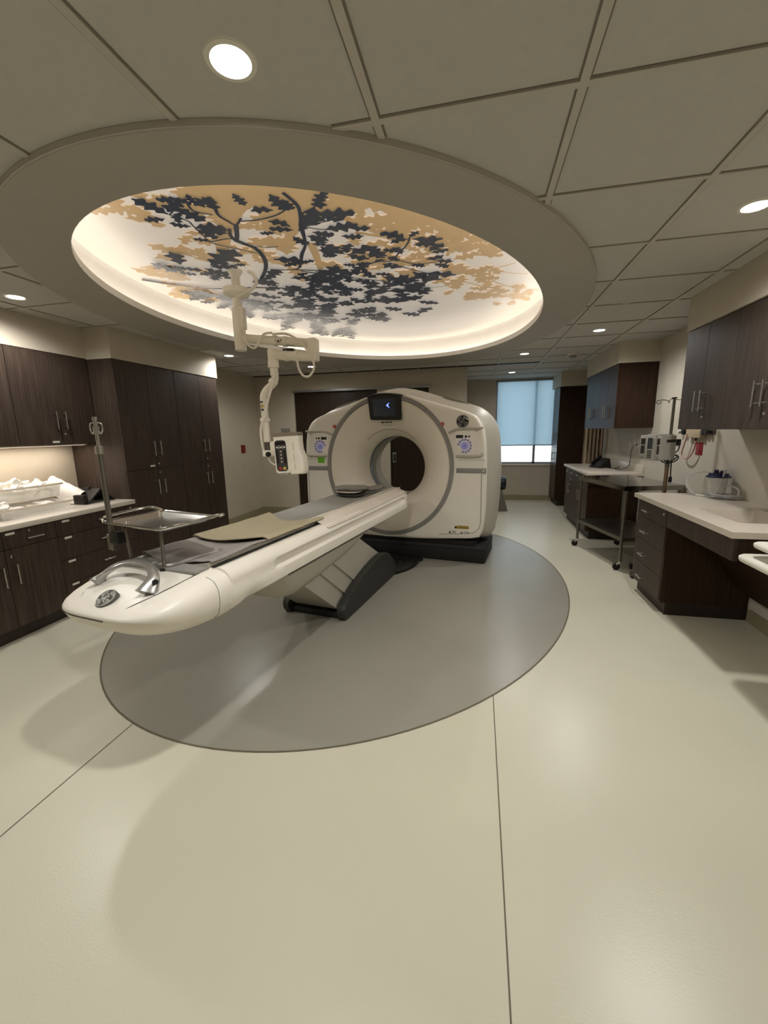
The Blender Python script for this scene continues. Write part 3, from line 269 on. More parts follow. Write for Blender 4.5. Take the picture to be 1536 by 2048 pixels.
TWIGS=[(1,0.012,[(-1.48,2.11),(-1.5,2.19),(-1.43,2.25)]),(1,0.018,[(-1.34,2.09),(-1.37,2.18),(-1.4,2.26),(-1.39,2.33),(-1.37,2.38),(-1.3,2.32)]),(1,0.025,[(-1.37,2.38),(-1.45,2.52),(-1.48,2.55),(-1.47,2.48),(-1.43,2.41)]),(1,0.032,[(-1.48,2.55),(-1.45,2.62),(-1.42,2.7),(-1.45,2.86),(-1.53,3.02),(-1.66,3.19)]),(1,0.012,[(-1.32,2.35),(-1.22,2.36),(-1.1,2.34),(-1.01,2.29)]),(1,0.012,[(-1.65,2.53),(-1.52,2.52),(-1.47,2.54)]),(1,0.01,[(-1.64,2.54),(-1.6,2.6),(-1.53,2.67),(-1.45,2.76)]),(1,0.01,[(-1.44,2.64),(-1.36,2.69),(-1.27,2.7)]),(1,0.018,[(-0.97,2.15),(-0.95,2.28),(-0.99,2.41),(-1.03,2.5),(-1.09,2.71),(-1.18,2.85),(-1.25,3),(-1.33,3.08),(-1.5,3.03)]),(1,0.01,[(-1.01,2.46),(-0.93,2.48),(-0.84,2.47)]),(1,0.01,[(-1.65,2.19),(-1.6,2.27),(-1.61,2.34),(-1.64,2.52)]),(1,0.008,[(-1.65,2.19),(-1.57,2.14),(-1.49,2.08)]),(1,0.016,[(-1.33,3.08),(-1.09,3.18)]),(1,0.03,[(-2.59,2.88),(-2.38,3.1),(-2.13,3.28),(-1.79,3.35),(-1.23,3.56)]),(1,0.02,[(-0.96,2.35),(-1.02,2.5),(-1.09,2.71),(-1.17,2.85),(-1.28,3.06)]),(1,0.014,[(-1.15,3.23),(-1.04,3.22),(-0.91,3.23),(-0.75,3.11),(-0.63,3.11),(-0.54,2.99),(-0.47,2.88),(-0.44,2.79)]),(1,0.012,[(-0.64,3.14),(-0.55,3.26),(-0.42,3.4)]),(1,0.01,[(-0.56,3.13),(-0.45,3.22),(-0.29,3.21)]),(1,0.01,[(-1.11,3.17),(-1,3.07)]),(1,0.016,[(-1.3,3.12),(-1.15,3.23),(-0.95,3.37),(-0.75,3.49)]),(1,0.01,[(-1.02,2.49),(-0.91,2.56),(-0.76,2.57)]),(1,0.01,[(-0.96,2.36),(-0.88,2.32),(-0.84,2.29)]),(1,0.008,[(-0.85,3.62),(-0.52,3.74),(-0.29,3.74)]),(1,0.008,[(-0.94,2.83),(-0.89,2.93),(-0.81,2.89)]),(0,0.1,[(-1.09,2.11),(-1.18,2.17),(-1.27,2.23),(-1.41,2.36),(-1.57,2.56),(-1.67,2.71)]),(0,0.06,[(-0.95,2.2),(-0.96,2.35),(-1.05,2.48)]),(0,0.05,[(-1.06,2.72),(-1.1,2.92),(-1.16,3.16)]),(0,0.05,[(-0.93,2.27),(-0.8,2.43),(-0.71,2.55),(-0.59,2.75),(-0.47,2.93)]),(0,0.03,[(-0.75,2.66),(-0.57,2.78),(-0.48,2.83)]),(0,0.02,[(-0.47,2.48),(-0.48,2.67),(-0.44,2.75)]),(0,0.03,[(-0.18,2.73),(-0.19,2.93),(-0.24,3.16)]),(0,0.015,[(-0.08,2.8),(-0,3.03),(0.13,3.1)]),(0,0.015,[(-0.24,3.22),(-0.18,3.4),(-0.03,3.47),(0.09,3.47),(0.23,3.41)]),(0,0.015,[(0.05,3.5),(0.08,3.73),(0.24,3.94),(0.49,4.1)]),(0,0.01,[(0.06,3.5),(0.22,3.61),(0.34,3.66)]),(0,0.015,[(-0.31,3.5),(-0.3,3.7),(-0.24,3.84)]),(0,0.015,[(-0.15,3.7),(-0.04,3.81),(0.04,3.97)]),(0,0.01,[(-1.86,2.12),(-1.77,2.15),(-1.77,2.2)]),(0,0.015,[(-1.95,2.58),(-1.9,2.67),(-1.89,2.76)]),(0,0.02,[(-1.26,2.57),(-1.26,2.72),(-1.14,2.67)])]
EXPOSURE = 0.48
# ------------------------------------------------------------------ room shell
CE = 2.44; XL = -3.88; XR = 2.03; YB = 6.95; YW = 9.0; YF = -2.6
def ell(c, a, b, deg, z, n=120, off=0.):
    t = math.radians(deg); L = Vector((math.sin(t), math.cos(t), 0)); W = Vector((math.cos(t), -math.sin(t), 0))
    c = Vector((c[0], c[1], z))
    return [c+L*((a+off)*math.cos(2*PI*i/n))+W*((b+off)*math.sin(2*PI*i/n)) for i in range(n)]
OUT = ((-1.134, 3.90), 2.586, 1.948, 3.6); INN = ((-1.055, 3.725), 2.137, 1.513, 11.4); MZ = 2.67; MK = 1.0256
def inside(E, x, y, s=1.):
    c, a, b, deg = E; t = math.radians(deg); dx, dy = x-c[0], y-c[1]
    u = dx*math.sin(t)+dy*math.cos(t); v = dx*math.cos(t)-dy*math.sin(t)
    return (u/(a*s))**2+(v/(b*s))**2 < 1
def S_box(name, *a, m=None): return struct(box(*a).done(name, m or wall_m, smooth=0))
# floor
struct(box(XL-.1, XR+.1, YF, YW+.1, -.1, 0).done('floor', floor_m, smooth=0))
FE = ((-1.077, 3.973), 2.492, 1.909, 9.44)
struct(MB().poly(ell(*FE, .0015)).done('floor_inlay', inlay_m, smooth=0))
mb = MB()
e0 = ell(*FE, .002, off=-.006); e1 = ell(*FE, .002, off=.004)
mb.loft([e0, e1])
def strip(mb, x0, y0, x1, y1, w, z):
    d = Vector((x1-x0, y1-y0, 0)).normalized(); p = Vector((-d.y, d.x, 0))*w/2
    mb.poly([Vector((x0, y0, z))+p, Vector((x0, y0, z))-p, Vector((x1, y1, z))-p, Vector((x1, y1, z))+p])
strip(mb, -1.716, YF, -1.716, 1.57, .005, .001); strip(mb, .116, YF, .116, 2.17, .0045, .001)
strip(mb, -1.716, 1.5, -1.716, 2.2, .004, .0022) if False else None
struct(mb.done('floor_seam', seam_m, smooth=0))
# ceiling with the oval opening
bm = MB(); hole = ell(*OUT, CE, off=-.05)
vs = [bm.bm.verts.new(p) for p in hole]
rc = [bm.bm.verts.new(p) for p in ((XL-.1, YF, CE), (XR+.1, YF, CE), (XR+.1, YW+.1, CE), (XL-.1, YW+.1, CE))]
ed = [bm.bm.edges.new((vs[i], vs[(i+1) % len(vs)])) for i in range(len(vs))]+[bm.bm.edges.new((rc[i], rc[(i+1) % 4])) for i in range(4)]
bmesh.ops.triangle_fill(bm.bm, edges=ed, use_beauty=True)
for f in list(bm.bm.faces):
    c = f.calc_center_median()
    if inside(OUT, c.x, c.y, .97): bm.bm.faces.remove(f)
struct(bm.done('ceiling', tile_m, smooth=0))
box_top = struct(box(XL-.1, XR+.1, YF, YW+.1, 2.9, 2.95).done('ceiling_deck', gap_m, smooth=0))
# T-bar grid, cut at the oval
def spans(axis, v, lo, hi):
    segs = []; N = 1200; cur = None
    for i in range(N+1):
        w = lo+(hi-lo)*i/N
        x, y = (v, w) if axis == 'x' else (w, v)
        if not inside(OUT, x, y, .999):
            if cur is None: cur = w
            last = w
        elif cur is not None: segs.append((cur, last)); cur = None
    if cur is not None: segs.append((cur, hi))
    return segs
mb, mg = MB(), MB()
xs = [.27+.6115*k for k in range(-7, 3)]; ys = [1.497+.6135*k for k in range(-7, 13)]
for x in xs:
    for a, b in spans('x', x, YF, YW):
        mb.box(x-.0125, x+.0125, a, b, CE-.007, CE+.002); mg.box(x-.018, x+.018, a, b, CE-.0025, CE+.001)
for y in ys:
    for a, b in spans('y', y, XL, XR):
        mb.box(a, b, y-.0125, y+.0125, CE-.0068, CE+.002); mg.box(a, b, y-.018, y+.018, CE-.0024, CE+.001)
struct(mb.done('trim_1', bar_m, smooth=0)); struct(mg.done('trim_2', gap_m, smooth=0))
# ring soffit, lip, cove, mural
ZS = 2.415
mb = MB()
mb.loft([ell(*OUT, CE+.01), ell(*OUT, ZS+.004), ell(*OUT, ZS, off=-.004), ell(*INN, ZS), ])
struct(mb.done('ceiling_ring', soffit_m, smooth=30))
mb = MB(); mb.loft([ell(*INN, ZS), ell(*INN, 2.462), ell(*INN, 2.462, off=.018), ell(*INN, 2.437, off=.018), ell(*INN, 2.437, off=.13)])
struct(mb.done('trim_3', cove_m, smooth=30))
mb = MB(); mb.loft([ell(*INN, 2.437, off=.13), ell(*INN, 2.635, off=.135), ell(*INN, 2.660, off=.125), ell(*INN, 2.672, off=.10)])
struct(mb.done('wall_cove', cove_m, smooth=60))
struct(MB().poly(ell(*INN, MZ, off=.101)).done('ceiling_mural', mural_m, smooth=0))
# outer rim strip of the ring
mb = MB(); mb.loft([ell(*OUT, CE-.001, off=.004), ell(*OUT, ZS+.003, off=.004), ell(*OUT, ZS+.003, off=.0), ell(*OUT, CE-.001, off=0)])
struct(mb.done('trim_4', bar_m, smooth=30))
def leaf_pts(x0, y0, x1, y1, z, rnd):
    a = Vector((x0, y0)); d = Vector((x1-x0, y1-y0)); l = max(d.length, .07); d = d.normalized(); n = Vector((-d.y, d.x))
    l *= 1.3; wd = rnd.uniform(.27, .36); sk = rnd.uniform(-.12, .12); ph = rnd.uniform(0, 1.2); nl = rnd.choice((2.6, 3.1, 3.6))
    L, Rr = [], []
    K = 26
    for i in range(K+1):
        t = i/K
        env = max(0, math.sin(PI*t**1.25))**.7
        c = a+d*(l*t)+n*(sk*l*math.sin(PI*t))
        for lst, sg, q in ((L, 1, ph), (Rr, -1, ph+.9)):
            lob = .68+.32*math.cos(2*PI*nl*t+q)
            w = wd*l*env*lob+.003
            lst.append(c+n*(sg*w)+d*(.03*l*lob))
    P = L+Rr[::-1]
    return [(p.x, p.y, z) for p in P]
rnd = random.Random(3)
ml, mt = MB(), MB()
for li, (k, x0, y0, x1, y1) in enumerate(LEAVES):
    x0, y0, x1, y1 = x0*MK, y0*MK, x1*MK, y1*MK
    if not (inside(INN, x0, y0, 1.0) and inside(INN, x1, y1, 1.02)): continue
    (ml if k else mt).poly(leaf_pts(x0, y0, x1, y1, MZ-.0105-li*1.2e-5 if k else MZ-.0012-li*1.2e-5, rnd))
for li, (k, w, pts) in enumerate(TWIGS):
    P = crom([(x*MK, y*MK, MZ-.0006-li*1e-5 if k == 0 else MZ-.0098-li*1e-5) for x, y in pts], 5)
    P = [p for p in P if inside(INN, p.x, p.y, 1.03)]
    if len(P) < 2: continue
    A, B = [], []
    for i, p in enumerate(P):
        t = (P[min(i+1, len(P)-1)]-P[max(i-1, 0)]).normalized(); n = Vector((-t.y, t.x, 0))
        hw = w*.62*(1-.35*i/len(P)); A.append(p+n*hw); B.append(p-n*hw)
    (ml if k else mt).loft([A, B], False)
mur = bpy.data.objects['ceiling_mural']
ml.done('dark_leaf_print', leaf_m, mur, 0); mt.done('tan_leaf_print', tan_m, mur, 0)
# LED strip lying in the cove
mb = MB(); mb.loft([ell(*INN, 2.456, off=.032), ell(*INN, 2.468, off=.036), ell(*INN, 2.468, off=.052), ell(*INN, 2.438, off=.052), ell(*INN, 2.438, off=.032)], loop=True)
tag(mb.done('cove_light_strip', cove_led_m, smooth=0), 'glowing warm light strip lying in the oval ceiling cove', 'light strip')
# walls
S_box('wall_left', XL-.1, XL, YF, YB+.1, 0, CE)
S_box('wall_right', XR, XR+.1, YF, YW+.1, 0, CE, m=wallR_m)
S_box('wall_front', XL-.1, XR+.1, YF-.1, YF, 0, CE)
DX = (-3.15, -1.66, -1.45, -.80); DZ = 2.15
mb = MB(); XE = -.215
for b in ((XL, DX[0], 0, CE), (DX[1], DX[2], 0, DZ), (DX[3], XE, 0, CE), (DX[0], DX[3], DZ, CE)):
    mb.box(b[0], b[1], YB, YB+.1, b[2], b[3])
struct(mb.done('wall_back', wall_m, smooth=0))
S_box('wall_alcove', XE-.1, XE-.03, YB+.1, YW, 0, CE)
mb = MB(); WX = (.33, 1.50); WZ = (.75, 2.42)
for b in ((XE-.1, WX[0], 0, CE), (WX[1], XR, 0, CE), (WX[0], WX[1], 0, WZ[0]), (WX[0], WX[1], WZ[1], CE)):
    mb.box(b[0], b[1], YW, YW+.12, b[2], b[3])
struct(mb.done('wall_window', wall_m, smooth=0))
# white corner strip at the end of the back wall, dark curtain slot in the ceiling
S_box('trim_5', XE, XE+.018, YB-.004, YB+.1, 0, CE-.01, m=bar_m)
S_box('trim_6', -3.85, .87, YB-.085, YB-.03, CE-.012, CE+.001, m=black_m)
# baseboards
S_box('baseboard_back', XL, DX[0]-.05, YB-.012, YB, 0, .12, m=base_m)
S_box('baseboard_left', XL, XL+.012, 4.95, YB, 0, .12, m=base_m)
S_box('baseboard_window', XE, 1.45, YW-.012, YW, 0, .1, m=base_m)
S_box('baseboard_right', XR-.012, XR, YF, 3.46, 0, .1, m=base_m)
# soffits over the cabinets
S_box('wall_soffit_left', XL, -3.552, YF, 3.34, 2.172, CE)
S_box('wall_soffit_tall', XL, -3.272, 3.335, 4.93, 2.165, CE)
S_box('wall_soffit_right', 1.585, XR, YF, 3.925, 2.19, CE)
S_box('wall_soffit_middle', 1.585, XR, 5.60, 7.08, 2.20, CE)
S_box('wall_soffit_far', 1.40, XR, 8.10, YW, 2.20, CE)
# window_1: frame, mullion, glass, sill
def wframe():
    t = .035; x0, x1 = WX; z0, z1 = WZ; mb = MB()
    for b in ((x0, x0+t, z0, z1), (x1-t, x1, z0, z1), (x0, x1, z0, z0+t), (x0, x1, z1-t, z1), (1.09, 1.135, z0, z1)):
        mb.box(b[0], b[1], YW+.03, YW+.09, b[2], b[3])
    return mb
w1 = struct(wframe().done('window_1', alu_m, smooth=0))
box(WX[0], WX[1], YW+.055, YW+.06, WZ[0], WZ[1]).done('window_glass', glass_m, w1, 0)
box(WX[0]-.02, WX[1]+.02, YW-.03, YW+.03, WZ[0]-.03, WZ[0], .004).done('window_sill', wlabel_m, w1)
rs = thing('roller_shade', 'pale blue grey roller shade drawn over the upper window', 'window shade', (WX[0], YW-.02, 0))
def fsh(u, v): return (.03+u*(WX[1]-WX[0]-.04), .003*math.sin(u*9), 1.135+v*(2.40-1.135))
MB().grid(fsh, 24, 4).done('shade_fabric', shade_m, rs)
MB().cyl((.03, 0, 2.40), (WX[1]-WX[0]-.01, 0, 2.40), .018).done('roller', alu_m, rs)
box(.03, WX[1]-WX[0]-.01, -.008, .008, 1.118, 1.137, .003).done('bottom_bar', alu_m, rs)
# sliding doors in the back wall
def door(nm, x0, x1, seams, handle=None):
    d = struct(box(x0, x1, YB+.035, YB+.075, .01, DZ-.0, .002).done(nm, door_m, smooth=0))
    for s in seams: box(s-.004, s+.004, YB+.031, YB+.036, .01, DZ).done('panel_seam', black_m, d, 0)
    if handle:
        hx, hz = handle
        mb = MB().box(hx-.03, hx+.03, YB+.026, YB+.036, hz-.085, hz+.085, .004)
        h = mb.done('recessed_pull', alu_m, d)
        box(hx-.012, hx+.02, YB+.0245, YB+.028, hz-.06, hz+.06).done('pull_slot', black_m, h, 0)
door('door_1', DX[0], DX[1], [-2.54])
door('door_2', DX[2], DX[3], [], (-1.385, 1.02))
S_box('trim_7', DX[0]-.02, DX[3]+.02, YB-.03, YB+.04, DZ-.005, DZ+.03, m=alu_m)
# things on the walls
def plate(nm, label, cat, loc, rz, w, h, m, group=None, d=.008, kids=()):
    o = MB().box(-w/2, w/2, -d, 0, -h/2, h/2, .003).done(nm, m); o.location = loc; o.rotation_euler = (0, 0, rz)
    tag(o, label, cat, group)
    for k in kids: k(o)
    return o
plate('wall_plate', 'small dark red square plate on the wall past the tall cabinets', 'wall plate', (XL, 6.41, 1.21), PI/2, .13, .135, maroon_m)
plate('room_sign', 'small grey sign plate beside the left edge of the sliding doors', 'sign', (-3.34, YB, 1.51), 0, .17, .07, greyring_m)
# ------------------------------------------------------------------ lamps and ceiling roundels
def downlight(i, x, y, label, e, grp='recessed ceiling downlights'):
    t = thing('downlight', label, 'ceiling light', (x, y, CE), 0, grp)
    MB().lathe([(.052, -.001), (.053, -.006), (.066, -.005), (.069, .0), (.052, .0)], (0, 0, 0), 36, cap0=False, cap1=False).done('trim_ring', wlabel_m, t)
    MB().lathe([(.0001, -.004), (.053, -.004)], (0, 0, 0), 32, cap0=False, cap1=False).done('lens', daylens_m, t)
    L = bpy.data.lights.new('downlight_lamp', 'SPOT'); L.energy = e; L.spot_size = math.radians(166); L.spot_blend = .6; L.shadow_soft_size = .05; L.color = (1, .985, .945)
    o = bpy.data.objects.new('downlight_lamp', L); C.objects.link(o); o.parent = t; o.location = (0, 0, -.02)
DL = [(-.663, 1.191, 'round ceiling downlight at the top of the photo nearest the oval', 56), (1.2, 2.43, 'round ceiling downlight above the sink counter', 50),
      (-3.19, 2.51, 'round ceiling downlight over the left worktop', 30), (-3.10, 4.97, 'round ceiling downlight by the far end of the left tall cabinets', 22),
      (-2.477, 6.164, 'round ceiling downlight behind the ceiling arm near the back wall', 16), (1.18, 4.895, 'round ceiling downlight between oval and middle wall cabinet', 40),
      (.57, 6.07, 'round ceiling downlight just before the window alcove', 22), (.55, 7.95, 'round ceiling downlight inside the window alcove', 8)]
for i, (x, y, lb, e) in enumerate(DL): downlight(i, x, y, lb, e)
for x, y, e in ((1.2, -.1, 17), (-.663, -1.2, 8), (-2.95, .4, 38)):   # lamps behind the camera
    L = bpy.data.lights.new('downlight_lamp', 'SPOT'); L.energy = e; L.spot_size = math.radians(166); L.spot_blend = .6; L.shadow_soft_size = .05; L.color = (1, .985, .945)
    o = bpy.data.objects.new('downlight_lamp', L); C.objects.link(o); o.location = (x, y, CE-.02)
for x, y, r, lb, z in ((1.124, 3.887, .055, 'flat white ceiling cap near the soffit of the near right cabinets', CE), (-3.126, 5.588, .06, 'flat ceiling cap beyond the left tall cabinets', CE), (-3.094, 6.564, .06, 'flat ceiling cap closest to the back wall', CE), (-3.179, 3.969, .06, 'flat ceiling cap above the left tall cabinets', CE), (.615, 6.447, .04, 'flat ceiling cap beside the alcove downlight', CE), (.626, 2.86, .05, 'small round cap set in the leaf mural', MZ-.006)):
    o = MB().lathe([(.0001, -.006), (r*.7, -.006), (r, -.002), (r, .0)], (0, 0, 0), 28, cap0=False, cap1=False).done('ceiling_cap', bar_m); o.location = (x, y, z)
    tag(o, lb, 'ceiling cap', 'flat round ceiling caps')
sd = thing('smoke_detector', 'white smoke detector on the ceiling by the alcove', 'smoke detector', (1.21, 6.28, CE))
MB().lathe([(.07, 0), (.07, -.02), (.055, -.025)], (0, 0, 0), 24).done('base', wlabel_m, sd)
MB().lathe([(.052, -.025), (.052, -.04), (.03, -.058), (.0001, -.06)], (0, 0, 0), 24, cap1=False).done('sensor_cover', greyring_m, sd)
# daylight and helpers
W = bpy.data.worlds.new('World'); bpy.context.scene.world = W; W.use_nodes = True
W.node_tree.nodes['Background'].inputs['Color'].default_value = (.80, .92, 1., 1); W.node_tree.nodes['Background'].inputs['Strength'].default_value = 1.6
L = bpy.data.lights.new('window_portal', 'AREA'); L.shape = 'RECTANGLE'; L.size = WX[1]-WX[0]; L.size_y = WZ[1]-WZ[0]; L.cycles.is_portal = True
o = bpy.data.objects.new('window_portal', L); C.objects.link(o); o.location = ((WX[0]+WX[1])/2, YW+.13, (WZ[0]+WZ[1])/2); o.rotation_euler = (-PI/2, 0, 0)
# ------------------------------------------------------------------ CT scanner (local frame: x right, y into the scanner, z up)
GA = math.radians(-8.7); GO = (-1.0, 4.66, 0)
ct = thing('ct_scanner', 'large white ring shaped CT scanner on a black plinth', 'CT scanner', GO, GA)
def sym(right):   # right half listed from top centre to bottom centre
    return right+[(-x, z) for x, z in right[-2:0:-1]]
def smooth_outline(ctrl, k=6): return [(p.x, p.y) for p in crom([(x, z, 0) for x, z in ctrl], k, True)]
FRONT = sym([(0, 1.872), (.19, 1.855), (.37, 1.808), (.6, 1.735), (.76, 1.69), (.90, 1.642), (.99, 1.585), (1.045, 1.50), (1.072, 1.39), (1.088, 1.214), (1.097, .84), (1.097, .62), (1.085, .47), (1.068, .36), (1.02, .295), (.7, .262), (.35, .238), (0, .23)])
BACK = sym([(0, 1.965), (.15, 1.95), (.35, 1.90), (.58, 1.825), (.80, 1.765), (.95, 1.712), (1.075, 1.61), (1.145, 1.49), (1.18, 1.30), (1.195, .95), (1.185, .64), (1.155, .36), (1.09, .235), (.7, .215), (.35, .205), (0, .20)]) 
# give both outlines the same number of control points
def resamp(ctrl, N=160):
    P = [Vector((x, z)) for x, z in smooth_outline(ctrl, 10)]
    cz = 1.06; out = []
    for i in range(N):
        a = PI/2-2*PI*i/N; d = Vector((math.cos(a), math.sin(a))); best = None
        for j in range(len(P)):
            p, q = P[j]-Vector((0, cz)), P[(j+1) % len(P)]-Vector((0, cz)); e = q-p
            den = d.x*(-e.y)+d.y*e.x
            if abs(den) < 1e-12: continue
            t = (p.x*(-e.y)+p.y*e.x)/den; s = (d.x*p.y-d.y*p.x)/den
            if t > 0 and -1e-9 <= s <= 1+1e-9: best = t if best is None else max(best, t)
        out.append((best*d.x, cz+best*d.y))
    return out
FR, BK = resamp(FRONT), resamp(BACK)
NG = len(FR)
def sec(O, y, off=0., cz=1.06):
    r = []
    for x, z in O:
        l = math.hypot(x, z-cz); k = (l+off)/l
        r.append((x*k, y, cz+(z-cz)*k))
    return r
def circ(rx, rz, y, cz=1.065, cx=-.012): return [(cx+rx*math.cos(PI/2-2*PI*i/NG), y, cz+rz*math.sin(PI/2-2*PI*i/NG)) for i in range(NG)]
mix = lambda A, B, t: [tuple(a+(b-a)*t for a, b in zip(p, q)) for p, q in zip(A, B)]
mb = MB()
mb.loft([circ(.772, .800, .004), circ(.79, .82, .0), mix(circ(.79, .82, .0), sec(FR, 0, -.05), .85), sec(FR, 0., -.045), sec(FR, .006, -.018), sec(FR, .02, -.004), sec(FR, .045, .002), sec(FR, .105, .004), sec(FR, .112, -.004)])
mb.done('front_cover', white_m, ct, 35)
mb = MB(); mb.loft([circ(.772, .802, .006), circ(.768, .797, -.010), circ(.728, .757, -.010), circ(.724, .753, .006)])
mb.done('ring_trim', greyring_m, ct, 35)
mb = MB(); prof = [(.724, .753, .004, 1.065), (.70, .728, .0, 1.063), (.64, .66, .010, 1.06), (.56, .575, .035, 1.056), (.485, .495, .08, 1.052), (.43, .435, .14, 1.048), (.39, .392, .21, 1.046), (.366, .366, .29, 1.045), (.36, .36, .33, 1.045)]
mb.loft([circ(a, b, y, cz, -.012) for a, b, y, cz in prof]); mb.done('front_funnel', funnel_m, ct, 50)
mb = MB(); mb.loft([circ(.36, .36, .33, 1.045), circ(.36, .36, .70, 1.045), circ(.42, .42, .80, 1.045), circ(.56, .56, .93, 1.045)])
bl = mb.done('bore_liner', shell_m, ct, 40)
for y0, w in ((.345, .014), (.392, .014), (.43, .014), (.50, .008)):
    MB().loft([circ(.3585, .3585, y0, 1.045), circ(.3585, .3585, y0+w, 1.045)]).done('bore_line', black_m, bl, 40)
MB().loft([circ(.3588, .3588, .362, 1.045), circ(.3588, .3588, .388, 1.045)]).done('scan_window', mat('scan_window_blue', (150, 170, 196), .15, var=.03), bl, 40)
mb = MB(); mb.tube([(-.012+.43*math.sin(a), .128, 1.048+.437*math.cos(a)) for a in [(-.75+1.5*i/20) for i in range(21)]], .0025, 5); mb.done('bore_arc_line', greyring_m, ct)
# shell behind the front cover, its colour greyed to stand for shade on the sides
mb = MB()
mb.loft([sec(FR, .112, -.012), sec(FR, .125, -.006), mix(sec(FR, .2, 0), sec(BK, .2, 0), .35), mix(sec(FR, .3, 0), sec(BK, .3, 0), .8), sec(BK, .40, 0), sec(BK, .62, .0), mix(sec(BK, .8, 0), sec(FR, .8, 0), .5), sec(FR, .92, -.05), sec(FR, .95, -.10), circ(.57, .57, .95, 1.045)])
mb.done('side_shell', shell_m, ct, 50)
mb = MB(); mb.loft([sec(FR, .107, -.002), sec(FR, .118, -.002)]); mb.done('cover_gap', dark_m, ct)
# top vents on the shoulders
for s in (-1, 1):
    mb = MB(); pts = []
    cx, cz, slope = .70*s, 1.779, -.30*s
    for i in range(24):
        a = 2*PI*i/24; dx = .16*math.cos(a); pts.append((cx+dx, .40+.085*math.sin(a), cz+slope*dx+.022))
    mb.prism(pts, (0, 0, -.035)); mb.done('top_vent', greyring_m, ct)
# plinth
mb = MB(); mb.box(-1.105, 1.115, .03, .66, .0, .195, .02); mb.box(-1.0, 1.0, .06, .80, .19, .245)
mb.done('plinth', rubber_m, ct); mb = MB().box(-1.109, 1.119, .027, .663, .148, .153); mb.done('plinth_seam', black_m, ct)
# display at the top
def xz_rr(w, h, r, cx, cz, y, n=5): return [(cx+a, y, cz+b) for a, b in rrect(w, h, r, n)]
mb = MB()
bez = [(-.225, 1.838), (-.1, 1.862), (.05, 1.864), (.17, 1.846), (.168, 1.60), (.155, 1.583), (-.185, 1.592), (-.2, 1.605)]
mb.loft([[(x, .02, z) for x, z in bez], [(x, -.022, z) for x, z in bez], [(-.02+(x+.02)*.97, -.028, 1.72+(z-1.72)*.97) for x, z in bez]], True, True, True)
dp = mb.done('display', black_m, ct, 30)
mb = MB().loft([[(x, y, z) for x, z in ((-.235, 1.842), (-.1, 1.866), (.05, 1.869), (.18, 1.852))] for y in (-.035, .10)] , False)
mb.grid(lambda u, v: (-.235+.42*u, -.04+.16*v, 1.842+.034*math.sin(PI*(.08+u*.9))+.012*math.sin(PI*v)), 16, 4, (0, 0, -.012)); mb.done('hood', black_m, dp)
MB().poly([(x, -.0290, z) for x, z in ((-.165, 1.815), (.10, 1.822), (.105, 1.628), (-.155, 1.632))]).done('screen', screen_m, dp, 0)
mb = MB(); mb.poly([(x, -.0295, z) for x, z in ((.035, 1.775), (-.0, 1.745), (.04, 1.715), (.02, 1.745))]); mb.done('screen_mark', glow_m, dp, 0)
mb = MB(); mb.tube([(-.045+.03*math.cos(a), -.0295, 1.735+.065*math.sin(a)) for a in [2.0+.14*i for i in range(16)]], .003, 5); mb.done('screen_arc', mat('screen_arc_grey', (90, 96, 104), .3, var=0), dp)
mb = MB()
for i, w in enumerate((.022, .014, .018, .012, .022)): mb.box(-.075+.026*i, -.075+.026*i+w, -.004, .012, 1.556, 1.568)
mb.done('camera_slot', black_m, ct); box(-.05, .06, -.002, .012, 1.528, 1.533).done('nameplate_line', greyring_m, ct)
for s in (-1, 1):
    mb = MB()
    for r0, r1 in ((.73, .765),):
        a0, a1 = math.radians(16), math.radians(38)
        P = [( -.012+s*r*math.sin(a), -.0115, 1.065+(r+.03)*math.cos(a)) for r, A in ((r0, (a0, a1)), (r1, (a1, a0))) for a in [A[0]+(A[1]-A[0])*i/14 for i in range(15)]]
        mb.tube(P, .0016, 4, 1, True)
    mb.done('trim_outline', dark_m, ct)
# GE style monogram: disc, ring, script strokes
GE = [[(-.02, .40), (-.16, .50), (-.36, .42), (-.47, .2), (-.42, -.02), (-.25, -.08), (-.12, .05), (-.05, .28), (-.1, .0), (-.15, -.25), (-.28, -.45), (-.45, -.42), (-.5, -.28), (-.35, -.16), (-.1, -.10), (.04, -.05)],
      [(.46, .36), (.32, .50), (.15, .42), (.12, .25), (.25, .15), (.35, .2), (.22, .12), (.08, -.02), (.05, -.25), (.18, -.45), (.38, -.42), (.5, -.25), (.42, -.1), (.3, -.15), (.3, -.28)]]
for q in range(4):
    a = q*90+20
    GE.append([((.72+.02*(i % 2))*math.cos(math.radians(a+i*11)), .74*math.sin(math.radians(a+i*11))) for i in range(6)]+[(.58*math.cos(math.radians(a+52)), .58*math.sin(math.radians(a+52))), (.56*math.cos(math.radians(a+38)), .56*math.sin(math.radians(a+38)))])
def monogram(parent, o, ux, uy, r, dm, lm, name='monogram_badge'):
    o, ux, uy = Vector(o), Vector(ux).normalized(), Vector(uy).normalized(); n = ux.cross(uy)
    mb = MB(); mb.lathe([(r, -.022), (r, .002), (r*.97, .004), (.0001, .0045)], o, 36, n, cap1=False); d = mb.done(name, dm, parent)
    mb = MB(); P = lambda a, b: o+ux*(a*r)+uy*(b*r)+n*.0052
    mb.tube([P(.9*math.cos(2*PI*i/36), .9*math.sin(2*PI*i/36)) for i in range(36)], r*.035, 5, 1, True)
    for st in GE: mb.tube([P(a, b) for a, b in st], r*.042, 5, 4)
    mb.done('monogram_strokes', lm, d); return d
monogram(ct, (.845, -.001, 1.553), (1, 0, 0), (0, 0, 1), .066, black_m, silver_m)
